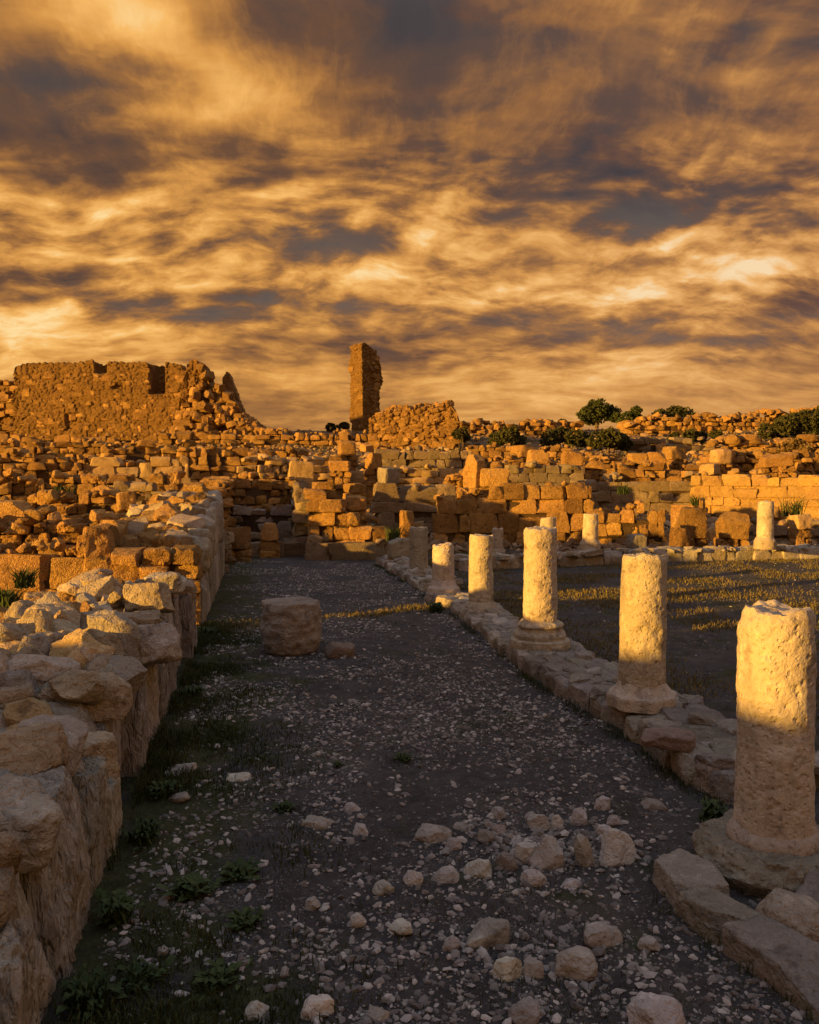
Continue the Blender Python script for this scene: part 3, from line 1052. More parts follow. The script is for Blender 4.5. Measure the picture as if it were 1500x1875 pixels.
def kerbs():
    rd = random.Random(3)
    kerb('stone_kerb', 'bank of rounded cobbles between the nearest and second columns', [(1350, 1480), (1245, 1422), (1150, 1345)], 1.0, .24, 'kerb stone', 4, .33, 3)
    kerb('stone_kerb', 'low stone bank carrying the second and third columns beside the path', [(1148, 1340), (1060, 1292), (965, 1238), (930, 1205)], .95, .25, 'kerb stone', 5, .30, 4)
    kerb('stone_kerb', 'low narrow bank of stones from the third to the fifth column', [(925, 1200), (880, 1160), (832, 1122), (775, 1098)], .75, .20, 'limestone', 6, .30, 3)
    kerb('stone_kerb', 'low shaded kerb running past the farthest column to the end wall', [(770, 1085), (738, 1060), (690, 1030)], .9, .22, 'limestone', 7, .45, 3)
    # squared kerb blocks below the nearest column
    root = thing('block_kerb', 'single row of squared kerb blocks under the nearest column pedestal', 'kerb', gp(1400, 1740))
    line = [gp(1190, 1600), gp(1262, 1690), gp(1420, 1812), gp(1530, 1890), gp(1650, 1985)]
    seg = [0]
    for a, b in zip(line, line[1:]):
        seg.append(seg[-1] + (b - a).length)
    s, i = 0.0, 0
    while s < seg[-1]:
        l = rd.uniform(.42, .66)
        x, y = [float(np.interp(s + l / 2, seg, [p[k] for p in line])) for k in (0, 1)]
        x2, y2 = [float(np.interp(s + l / 2 + .05, seg, [p[k] for p in line])) for k in (0, 1)]
        a = math.atan2(y2 - y, x2 - x)
        dx, dy = math.cos(a), math.sin(a)
        w_ = rd.uniform(.14, .19)
        hero(root, 'stone', 520 + i, (x - dy * w_ * .9, y + dx * w_ * .9, .0), (l * .515, w_, .16), (rd.uniform(-.02, .02), rd.uniform(-.02, .02), a + rd.uniform(-.02, .02)), 'kerb stone', n=30, k=18, jit=.04, cuts=3, amp=.022, freq=7, fine=.012)
        s += l
        i += 1
    # rock leaning on it and more stones behind
    tag(hero(None, 'boulder', 560, at(1468, 1682, 4.55) + Vector((0, 0, -.02)), (.23, .17, .13), (.2, .25, -.5), 'limestone', n=28, k=3.4, cuts=8, amp=.03, freq=5), 'pale boulder leaning on the kerb below the nearest column', 'boulder')
    tag(hero(None, 'boulder', 561, at(1530, 1640, 4.9), (.28, .2, .16), (.1, .1, .3), 'path rock', n=20, k=3.4, cuts=8, amp=.03, freq=5), 'grey boulder at the picture edge beside the pedestal', 'boulder')
    tag(hero(None, 'flat_stone', 562, gp(1226, 1352, .30) , (.21, .12, .07), (.05, .03, -.35), 'red rock', n=16, k=6, cuts=4, amp=.015, freq=5), 'dark brown flat stone lying on the cobble bank', 'stone')
    # far side of the court
    kerb('stone_kerb', 'shaded low kerb along the far side of the court, under the far columns', [gp(1120, 1028), gp(960, 1034), gp(830, 1040)][::-1], .8, .38, 'limestone', 12, .55, 2)
    kerb('stone_kerb', 'low kerb of round stones under the sunlit far column', [gp(1125, 1026), gp(1300, 1022), gp(1530, 1018)], .8, .40, 'limestone', 13, .5, 2)


kerbs()

# ------------------------------------------------------------------ things on the path
def drum():
    b = gp(527, 1200)
    root = tag(link('column_drum', None, None, (b.x, b.y + .35, 0)), 'broad reddish column drum standing alone on the path', 'column drum')
    V, F = lathe([(.0, .0), (.34, .0), (.40, .06), (.44, .18), (.455, .40), (.45, .62), (.435, .76), (.42, .80), (.30, .79), (.0, .785)], 71, 96, .022, 5)
    V = V + np.stack([V[:, 0], V[:, 1], 0 * V[:, 0]], 1) * (np.minimum(0, worley(V * 5.5 + 3, 9)[0] - .62) * .16)[:, None]
    link('body', mesh('body', V, F, 'drum stone', True, 50), root, (0, 0, -.04))
    tag(hero(None, 'red_stone', 570, gp(621, 1206) + Vector((0, .1, .09)), (.20, .14, .11), (.1, .1, .3), 'red rock', n=18, k=5, cuts=6, amp=.02, freq=5), 'dark red stone lying next to the column drum', 'stone')


drum()

ROCKS = [  # px of the centre, row of the foot, width px, height ratio, label
    (905, 1735, 84, .62, 'largest pale rock at the back of the five-rock cluster on the path'), (930, 1795, 52, .9, 'low rock of the five-rock cluster, nearest its largest rock'),
    (980, 1790, 42, .85, 'small round rock in the middle of the five-rock cluster'), (1055, 1790, 76, .72, 'broad rock at the kerb side of the five-rock cluster'),
    (1108, 1730, 68, .55, 'low humped rock behind the broad cluster rock, towards the kerb'), (1192, 1740, 42, .55, 'small pinkish rock alone between the cluster and the block kerb'),
    (965, 1880, 64, .6, 'rock cut off by the bottom edge of the picture, middle of the path'), (1220, 1900, 110, .6, 'wide rock cut off by the bottom edge near the block kerb'),
    (576, 1872, 64, .7, 'whitish rock at the bottom edge on the weedy side of the path'), (464, 1868, 46, .7, 'small rock at the bottom edge nearest the wall weeds'),
    (690, 1875, 44, .6, 'flat rock at the bottom edge between two larger rocks'), (828, 1742, 30, .9, 'small egg-shaped rock left of the five-rock cluster'),
    (737, 1712, 44, .6, 'pale lumpy stone left of the egg-shaped rock'), (653, 1698, 34, .75, 'pale stone on the mossy patch beside the path'),
    (572, 1668, 32, .8, 'crusty white stone on the moss, farthest towards the wall'), (295, 1752, 28, .8, 'lone brown stone among the weeds at the wall foot'),
    (700, 1640, 44, .6, 'crumpled white stone in the front line of scattered stones'), (758, 1624, 42, .75, 'bright angular stone beside the crumpled white stone'),
    (817, 1618, 50, .55, 'grey flat-topped stone in the front line of scattered stones'), (880, 1606, 52, .7, 'grey rock left of the stone pile'),
    (930, 1594, 42, .9, 'upright grey stone at the near end of the stone pile'), (978, 1625, 48, .7, 'brown rock lying in front of the stone pile'),
    (1048, 1628, 34, .55, 'thin flake of stone in front of the stone pile'), (961, 1580, 48, .9, 'sloping rock inside the stone pile'),
    (1010, 1586, 58, 1.05, 'big dark rock at the heart of the stone pile'), (1070, 1586, 42, 1.75, 'tall pointed stone standing on end in the stone pile'),
    (1133, 1580, 72, .9, 'large pale boulder at the kerb end of the stone pile'), (985, 1520, 42, .8, 'tan rock at the back of the stone pile'),
    (1022, 1518, 28, 1.1, 'narrow upright stone at the back of the stone pile'), (1062, 1512, 32, 1.2, 'leaning slab at the back of the stone pile'),
    (793, 1542, 72, .45, 'wide flat grey rock left of the stone pile'), (833, 1556, 34, .7, 'small rock touching the wide flat grey rock'),
    (891, 1546, 40, .7, 'light tan stone between the flat rock and the pile'), (915, 1530, 26, .85, 'brightest white stone at the edge of the pile'),
    (845, 1524, 34, .6, 'thin grey stone behind the wide flat rock'), (642, 1492, 32, .7, 'white stone alone on the middle of the path'),
    (579, 1520, 64, .3, 'long flat flake lying on the mossy side of the path'), (660, 1530, 30, .75, 'chalky stone in front of the white stone mid-path'),
    (1108, 1486, 34, .9, 'pale stone behind the large boulder of the pile'), (1126, 1514, 30, .7, 'tan chip resting behind the large pale boulder'),
    (912, 1500, 38, .6, 'flat tan rock behind the brightest white stone'), (1206, 1486, 44, .45, 'flat stone between the pile and the cobble bank'),
    (1110, 1530, 30, .7, 'reddish chip wedged in the pile beside the boulder'), (320, 1425, 70, .25, 'flat pale stone half buried at the wall foot'),
    (430, 1435, 46, .35, 'flat brown stone in the weeds near the wall'), (325, 1468, 44, .3, 'thin flat stone below the half-buried pale one'),
]


def path_rocks():
    for i, (px, py, w, hr, lab) in enumerate(ROCKS):
        b = gp(px, py)
        half = w / 1500 * b.y / 2
        hz = half * hr
        tag(hero(None, 'rock', 600 + i, (b.x, b.y + half * .7, hz * .55), (half * 1.06, half * .85, hz * 1.05), (random.uniform(-.15, .15), random.uniform(-.2, .2), random.uniform(-.5, .5)),
                 random.choice(('path rock', 'pale rock', 'pale rock')), n=22, k=3.0, jit=.45, cuts=13, amp=half * .13, freq=1.3 / half, fine=half * .04), lab, 'rock', 'rocks lying on the path')


path_rocks()

# ------------------------------------------------------------------ ruined walls beyond the court
def ruins():
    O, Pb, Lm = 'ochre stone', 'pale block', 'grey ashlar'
    W = wallpx
    # left of the long wall, from near to far
    W('slab_wall', 'cross wall of large upright slabs left of the path wall, shaded foot', -60, 15.8, 268, 16.3, [1008, 1012, 1006, 1000, 1010, 1004, 1012], thick=.4, ch=.62, bl=.85, mat=O, style='block_mid', rubble=14, seed=21, jag=.1, rub_size=.14)
    W('rubble_heap', 'jumbled rubble row just behind the slab cross wall', -80, 18.5, 280, 19.5, [968, 950, 972, 940, 965, 948, 970, 955], thick=.9, ch=.32, bl=.42, mat=O, style='rough_mid', rubble=50, seed=22, rub_size=.2, jag=.8, cat='rubble')
    W('ruined_wall', 'pale block wall with a dark recess, left of the tall path wall', 60, 24.5, 225, 24.0, [905, 912, 908, 900], thick=.6, ch=.36, bl=.55, mat=O, style='rough_mid', rubble=10, seed=23)
    W('ruined_wall', 'stretch of wall at the far left picture edge with big end stones', -110, 21.5, 60, 23.0, [930, 938, 920, 945], thick=.8, ch=.5, bl=.6, mat=O, style='rough_mid', rubble=12, seed=24)
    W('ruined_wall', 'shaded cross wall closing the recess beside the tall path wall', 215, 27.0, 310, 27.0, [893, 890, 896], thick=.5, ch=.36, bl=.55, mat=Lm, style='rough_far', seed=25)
    W('ruined_wall', 'row of lumpy lit stones above the dark recess', 150, 29.5, 330, 30.5, [874, 872, 878, 870, 874], thick=.6, ch=.4, bl=.6, mat=O, style='rough_mid', rubble=6, seed=26)
    W('ashlar_wall', 'smooth grey-faced block wall below the great ruin', 172, 36, 345, 37, [846, 844, 848, 843, 846], thick=.6, ch=.55, bl=.95, mat=Pb, style='block_far', seed=27, rubble=4)
    W('ruined_wall', 'long ochre rubble wall at the left edge of the hillside', -130, 29, 150, 31, [876, 866, 880, 868, 884, 872, 880], thick=.7, ch=.38, bl=.5, mat=O, style='rough_far', rubble=24, seed=28, jag=.6)
    W('ruined_wall', 'brown terrace wall high at the left edge', -160, 38, 175, 41, [838, 830, 842, 826, 838, 834, 842], thick=.8, ch=.42, bl=.62, mat=O, style='rough_far', rubble=26, seed=29, jag=.7)
    W('ruined_wall', 'broken terrace wall under the great ruin', -150, 52, 200, 54, [812, 806, 818, 808, 814, 806, 816], thick=.9, ch=.5, bl=.8, mat=O, style='rough_far', rubble=24, seed=30, jag=.7)
    W('ruined_wall', 'terrace wall right of the great ruin foot', 190, 50, 480, 54, [818, 812, 820, 808, 818, 812, 820], thick=.9, ch=.5, bl=.8, mat=O, style='rough_far', rubble=24, seed=31, jag=.7)
    W('ruined_wall', 'uppermost terrace wall at the foot of the great ruin', -150, 70, 300, 73, [796, 800, 794, 800, 796, 800, 796], thick=1.0, ch=.6, bl=1.0, mat=O, style='rough_far', rubble=26, seed=32, jag=.8)
    W('ruined_wall', 'long low wall along the hilltop between the great ruin and the tower', 300, 72, 690, 76, [794, 790, 793, 788, 794, 790, 793], thick=1.0, ch=.6, bl=1.0, mat=O, style='rough_far', rubble=22, seed=33)
    W('ruined_wall', 'rubble wall right of the tall path wall, above the dark pit', 425, 31.5, 545, 32.5, [878, 870, 876, 880], thick=.7, ch=.36, bl=.5, mat=O, style='rough_far', rubble=10, seed=34, jag=.6)
    W('ruined_wall', 'pale stone row behind the pit on the hillside', 440, 38, 600, 40, [842, 838, 846, 840], thick=.7, ch=.4, bl=.65, mat=Pb, style='rough_far', rubble=12, seed=35, jag=.6)
    W('ruined_wall', 'mid-slope wall left of the tower line', 330, 44, 560, 46, [826, 820, 828, 822, 828], thick=.8, ch=.45, bl=.75, mat=O, style='rough_far', rubble=18, seed=36, jag=.6)
    # the path wall goes on beyond its tall stretch: a low run, then a standing pier
    a_, b_, c_, d_ = wp(23.2, .5), wp(28.6, .5), wp(28.9, .6), wp(33.0, .6)
    masonry('ruined_wall', 'low broken run of the path wall beside the shaded steps', a_, b_, [1.1, .8, .9, .75], thick=1.0, ch=.34, bl=.6, mat=Lm, style='rough_mid', rubble=8, seed=131, rub_size=.2)
    masonry('wall_pier', 'standing pier of the path wall shading the dark pit', c_, d_, [2.35, 2.6, 2.5, 2.6], thick=1.0, ch=.4, bl=.7, mat=O, style='rough_mid', rubble=6, seed=132, rub_size=.2)
    # dark pit steps at the end of the path
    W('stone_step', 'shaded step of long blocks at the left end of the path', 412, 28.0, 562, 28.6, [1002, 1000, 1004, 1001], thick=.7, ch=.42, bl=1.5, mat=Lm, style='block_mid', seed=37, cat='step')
    W('retaining_wall', 'retaining wall darkened for shade at the back of the pit', 425, 31.0, 560, 31.0, [925, 922, 926], thick=.4, ch=.4, bl=.6, mat='drum stone', style='rough_mid', seed=38)  # the pit's shade is put into this wall's darker stone colour
    # end pier of the path
    W('wall_end', 'squared wall end with sunlit rubble face closing the path', 566, 27.6, 712, 27.8, [891, 893, 899, 940, 950, 954, 985], thick=1.0, ch=.40, bl=.55, mat=O, style='block_mid', rubble=4, seed=39, jag=.05, rub_size=.14, lean=.02)
    W('ruined_wall', 'side wall running back from the sunlit wall end', 556, 28.4, 545, 35.0, [896, 890, 882], thick=.6, ch=.45, bl=.8, mat=Lm, style='rough_mid', seed=40, rubble=5)
    W('stone_step', 'low course of blocks in front of the sunlit wall end', 566, 27.2, 720, 27.0, [988, 990, 1000, 996], thick=.5, ch=.5, bl=1.1, mat=Lm, style='block_mid', seed=41, cat='step', rubble=3)
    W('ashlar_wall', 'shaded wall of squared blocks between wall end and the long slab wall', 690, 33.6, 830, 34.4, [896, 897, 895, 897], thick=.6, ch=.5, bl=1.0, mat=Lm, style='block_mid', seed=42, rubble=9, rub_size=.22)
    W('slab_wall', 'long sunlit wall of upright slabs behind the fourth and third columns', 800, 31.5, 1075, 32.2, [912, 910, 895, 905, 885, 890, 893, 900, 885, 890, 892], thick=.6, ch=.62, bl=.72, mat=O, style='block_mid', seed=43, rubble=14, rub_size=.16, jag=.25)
    W('slab_wall', 'lower broken slab wall between the slender column and second column', 1075, 32.2, 1218, 31.4, [930, 936, 928, 934, 925, 938, 940], thick=.55, ch=.5, bl=.62, mat=O, style='rough_mid', seed=44, rubble=12, rub_size=.16, jag=.4)
    W('wall_end', 'end of the broken slab wall with tall lit blocks beside the square block', 1236, 30.0, 1290, 29.6, [934, 932, 936], thick=.6, ch=.95, bl=.6, mat=O, style='block_mid', seed=45)
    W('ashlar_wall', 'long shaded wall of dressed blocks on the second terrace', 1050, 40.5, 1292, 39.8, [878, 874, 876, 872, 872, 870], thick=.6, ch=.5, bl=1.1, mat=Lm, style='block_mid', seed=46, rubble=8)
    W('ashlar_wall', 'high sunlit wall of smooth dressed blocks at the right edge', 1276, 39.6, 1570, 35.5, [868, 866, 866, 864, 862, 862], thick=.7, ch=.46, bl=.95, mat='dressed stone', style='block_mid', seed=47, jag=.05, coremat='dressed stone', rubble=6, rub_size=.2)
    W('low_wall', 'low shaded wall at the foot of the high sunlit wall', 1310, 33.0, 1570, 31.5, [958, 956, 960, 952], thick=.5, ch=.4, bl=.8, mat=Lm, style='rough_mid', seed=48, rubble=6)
    W('ruined_wall', 'lit rubble wall rising behind the long slab wall', 815, 36.5, 930, 37.5, [880, 872, 866, 870, 862, 872], thick=.7, ch=.36, bl=.5, mat=O, style='rough_mid', rubble=14, seed=49, jag=.5)
    W('ashlar_wall', 'shaded straight terrace wall below the middle ruin', 690, 52, 860, 53, [820, 822, 822, 826], thick=.7, ch=.55, bl=1.1, mat=Lm, style='block_far', seed=50, rubble=5)
    W('ruined_wall', 'low pale terrace wall below the shaded straight one', 600, 43.5, 850, 45, [862, 856, 860, 856, 860], thick=.7, ch=.42, bl=.9, mat=Pb, style='block_far', seed=51, rubble=14)
    W('ashlar_wall', 'shaded terrace wall of blocks right of the tall gatepost block', 930, 44.5, 1062, 45.5, [858, 852, 856, 860], thick=.6, ch=.5, bl=1.0, mat=Lm, style='block_far', seed=52, rubble=10)
    W('ruined_wall', 'broken terrace wall with scattered blocks on the right slope', 900, 52, 1150, 54, [842, 836, 844, 838, 842, 846], thick=.8, ch=.45, bl=.8, mat=O, style='rough_far', seed=53, rubble=22, jag=.7)
    W('ruined_wall', 'wall of lit and shaded blocks above the long shaded wall', 1130, 47, 1290, 48, [854, 850, 852, 856, 850], thick=.7, ch=.5, bl=.9, mat=O, style='rough_far', seed=54, rubble=16, jag=.5)
    W('ruined_wall', 'dark wall below the rubble ridge on the right', 1150, 66, 1320, 68, [802, 804, 803, 808], thick=.8, ch=.6, bl=1.1, mat=Lm, style='rough_far', seed=55, rubble=8)
    W('ruined_wall', 'rubble terrace behind the high sunlit wall', 1290, 46, 1580, 47, [840, 828, 842, 834, 838, 828], thick=1.0, ch=.42, bl=.7, mat=O, style='rough_far', seed=56, rubble=40, jag=.9, rub_size=.35)
    W('ruined_wall', 'stony bank on the right slope under the dark bushes', 1300, 58, 1600, 60, [812, 806, 814, 806, 812, 806], thick=1.2, ch=.5, bl=.8, mat=O, style='rough_far', seed=57, rubble=44, jag=.9, rub_size=.4)
    W('rubble_bank', 'bright rubble ridge along the skyline right of the trees', 1142, 82, 1390, 84, [782, 768, 764, 770, 762, 768, 764, 772], thick=1.6, ch=.5, bl=.7, mat=O, style='rough_far', seed=58, rubble=60, jag=.9, rub_size=.4, cat='rubble')
    W('rubble_bank', 'rubble ridge climbing to the right picture edge on the skyline', 1360, 88, 1560, 90, [768, 756, 758, 752, 750, 748], thick=1.6, ch=.55, bl=.8, mat=O, style='rough_far', seed=59, rubble=40, jag=.9, rub_size=.45, cat='rubble')
    W('rubble_bank', 'dark low stony rise on the skyline right of the middle ruin', 840, 84, 1060, 88, [778, 774, 780, 772, 778, 776], thick=1.5, ch=.6, bl=.9, mat=O, style='rough_far', seed=60, rubble=30, jag=.8, rub_size=.4, cat='rubble')
    W('ruined_wall', 'terrace wall in front of the dark bushes, centre of the slope', 860, 62, 1080, 63, [822, 816, 824, 818, 822], thick=.8, ch=.5, bl=.9, mat=O, style='rough_far', seed=61, rubble=22, jag=.7)


ruins()

BLOCKS = [  # px centre, row of the foot, depth, half sizes, turn, label
    (551, 893, 33.5, (.50, .30, .53), .25, 'Pb', 'tall pale block leaning on the wall above the pit'), (605, 862, 43.0, (.62, .35, .37), .05, 'O', 'wide upright block on the slope right of the leaning pale block'),
    (635, 835, 48, (.45, .4, .45), .3, 'O', 'glowing square block below the tower'), (622, 862, 42.3, (.55, .3, .25), .1, 'O', 'low block against the wide upright block'),
    (684, 858, 42, (.35, .3, .40), .6, 'O', 'tilted block at the corner of the middle ruin'), (868, 895, 36.2, (.30, .40, .75), .75, 'O', 'tall gatepost block lit on its narrow side'),
    (905, 893, 36.0, (.62, .35, .42), .05, 'O', 'broad block beside the tall gatepost block'), (1047, 852, 46.5, (.55, .4, .42), .1, 'O', 'square-topped block on the shaded terrace wall'),
    (1090, 860, 46.5, (.55, .3, .22), -.1, 'O', 'low long block on the slope behind the long shaded wall'), (1168, 850, 49, (.52, .4, .36), .1, 'O', 'first of two lit cube blocks on the right slope'),
    (1201, 850, 49, (.50, .4, .36), -.05, 'O', 'second of two lit cube blocks, towards the right edge'), (1148, 876, 41, (.38, .3, .24), .1, 'O', 'small block sitting on the long shaded wall'),
    (1341, 986, 28.6, (.50, .35, .45), .02, 'O', 'square veined block standing alone beside the sunlit far column'), (1265, 984, 28.9, (.42, .35, .52), .1, 'O', 'squared block with pale top at the end of the broken slab wall'),
    (1246, 1000, 27.2, (.30, .2, .30), .4, 'O', 'round millstone-like stone leaning before the squared block'), (1165, 1003, 27.2, (.28, .25, .22), .2, 'Lm', 'grey shaded stump stone on the far kerb'),
    (735, 1022, 25.0, (.36, .3, .30), .2, 'Lm', 'squared pedestal stone with lit top near the farthest column'), (1466, 968, 30.0, (.30, .25, .26), .3, 'Pb', 'pale block with a dark side near the right edge of the court'),
    (745, 985, 27.5, (.22, .2, .45), .3, 'O', 'narrow upright lit stone behind the farthest column'), (320, 988, 21.5, (.0, .0, .0), 0, 'O', ''),
    (232, 990, 20.5, (.33, .3, .34), .15, 'O', 'upright block with lit face before the dark recess'), (230, 935, 21.5, (.2, .2, .24), .5, 'O', 'pointed stone standing above the upright block'),
    (20, 985, 19.0, (.45, .35, .42), .1, 'O', 'big square block at the left picture edge behind the slab wall'), (433, 1006, 26.5, (.42, .35, .36), .1, 'O', 'lit-topped block at the left end of the shaded steps'),
    (494, 990, 27.8, (.28, .25, .30), .1, 'O', 'small squared block standing on the shaded steps'), (590, 896, 27.8, (.34, .3, .12), .2, 'O', 'round flat stone lying on the sunlit wall end'),
    (650, 902, 29.0, (.30, .3, .16), .7, 'O', 'red-topped drum stone behind the sunlit wall end'), (652, 932, 28.2, (.32, .3, .22), .1, 'O', 'rough lit block below the red-topped stone'),
    (712, 886, 38, (.38, .35, .36), .6, 'Lm', 'egg-like boulder perched on the shaded wall of squared blocks'), (1320, 850, 45, (.5001, .45, .42), .3, 'Pb', 'bright chalky boulder on the right slope'),
    (1300, 870, 43.5, (.45, .4, .3), .8, 'Pb', 'white stone below the bright chalky boulder'), (1420, 855, 44, (.8, .4, .32), .05, 'O', 'long lit block on the right slope above the high sunlit wall'),
    (985, 850, 48, (.55, .4, .40), .2, 'O', 'lit block left of the square-topped block'), (960, 838, 55, (.8, .5, .4), .4, 'O', 'broken slab lying below the dark bushes'),
    (1235, 842, 52, (.7, .4, .42), .5, 'O', 'leaning wedge-shaped block right of the cube blocks'),
]


def single_blocks():
    mm = {'O': 'ochre stone', 'Pb': 'pale block', 'Lm': 'limestone'}
    for i, (px, fy, d, hf, rz, m, lab) in enumerate(BLOCKS):
        if not lab:
            continue
        c = at(px, fy, d)
        g = h(c.x, c.y)
        z0 = c.z
        hz = hf[2]
        o = tag(hero(None, 'stone_block', 700 + i, (c.x, c.y, z0 + hz), (hf[0], hf[1], hz), (random.uniform(-.04, .04), random.uniform(-.06, .06), rz), mm[m], n=14, k=16 if hf[0] != .5001 else 5, jit=.09, cuts=3, amp=.04, freq=2.6, fine=.025), lab, 'stone block')
        # a bedding stone wherever the foot would not reach the ground
        if z0 - g > .12:
            nz_ = max(1, round((z0 - g + .1) / .3))
            nx_ = max(1, round(hf[0] * 2.3 / .45))
            hz_ = (z0 - g + .1) / nz_
            for zi in range(nz_):
                for xi in range(nx_):
                    w_ = hf[0] * 1.15 / nx_
                    f_ = link('footing', random.choice(lib('rough_mid', 'ochre stone')), o, ((xi - (nx_ - 1) / 2) * 2 * w_ + random.uniform(-.04, .04), .03, -hz - (z0 - g) - .1 + (zi + .5) * hz_),
                              (random.uniform(-.05, .05), random.uniform(-.05, .05), random.uniform(-.12, .12)), (w_ * 1.02, hf[1] * random.uniform(.9, 1.15), hz_ * .52))


single_blocks()

# ------------------------------------------------------------------ the three high ruins on the skyline
def ruin_slab(root, outline_l, outline_r, top_fn, thick, d, n=(70, 40, 8), cell=.55, amp=.16, mat='dark rubble', seed=1, lean=0.0, zb=0.0, rough=.0, name='masonry', turn=0.0, niches=()):
    """a mass of rubble masonry. outline_l / outline_r / top_fn: x of the two sides by height, top height by x fraction (metres, local)"""
    nu, nv, nw = n
    V, F, idx = [], [], {}

    def vid(a, b, c):
        k = (a, b, c)
        if k not in idx:
            idx[k] = len(V)
            V.append((a / nu, b / nv, c / nw))
        return idx[k]
    for i in range(nu):
        for j in range(nv):
            F.append([vid(i, j, 0), vid(i + 1, j, 0), vid(i + 1, j + 1, 0), vid(i, j + 1, 0)])
            F.append([vid(i, j, nw), vid(i, j + 1, nw), vid(i + 1, j + 1, nw), vid(i + 1, j, nw)])
    for i in range(nu):
        for k in range(nw):
            F.append([vid(i, nv, k), vid(i + 1, nv, k), vid(i + 1, nv, k + 1), vid(i, nv, k + 1)])
    for j in range(nv):
        for k in range(nw):
            F.append([vid(0, j, k), vid(0, j + 1, k), vid(0, j + 1, k + 1), vid(0, j, k + 1)])
            F.append([vid(nu, j, k), vid(nu, j, k + 1), vid(nu, j + 1, k + 1), vid(nu, j + 1, k)])
    P = np.array(V)
    top = np.array([top_fn(u) for u in P[:, 0]])
    z = P[:, 1] * top
    xl = np.array([outline_l(q) for q in z])
    xr = np.array([outline_r(q) for q in z])
    x = xl + (xr - xl) * P[:, 0]
    y = (P[:, 2] - .5) * thick
    Q = np.stack([x, y, z], 1)
    f1, f2, cid = worley(Q / cell * np.array([1, 1, 1.55]) + seed, seed)
    dsp = (sstep(f2 - f1, 0, .22) * .8 + cid * .5 - .7) * amp + fbm(Q * .8 + seed, 4, seed) * (amp * .9 + rough)
    nr = np.zeros_like(Q)
    nr[:, 1] += np.where(P[:, 2] <= 0, -1, np.where(P[:, 2] >= 1, 1, 0))
    nr[:, 2] += np.where(P[:, 1] >= 1, 1, 0)
    nr[:, 0] += np.where(P[:, 0] <= 0, -1, np.where(P[:, 0] >= 1, 1, 0))
    Q = Q + nr * dsp[:, None]
    for (xa, xb, za, zb_, dep) in niches:
        k_ = sstep(Q[:, 0], xa - .15, xa + .15) * sstep(-Q[:, 0], -xb - .15, -xb + .15) * sstep(Q[:, 2], za - .2, za + .2) * sstep(-Q[:, 2], -zb_ - .2, -zb_ + .2)
        Q[:, 1] += np.where(P[:, 2] < .65, k_ * dep * (1 - P[:, 2]), 0)
    Q[:, 0] += lean * Q[:, 2]
    c, s = math.cos(turn), math.sin(turn)
    Q = np.stack([Q[:, 0] * c - Q[:, 1] * s, Q[:, 0] * s + Q[:, 1] * c, Q[:, 2]], 1)
    return link(name, mesh(name, Q, F, mat, True, 50), root, (0, 0, zb))


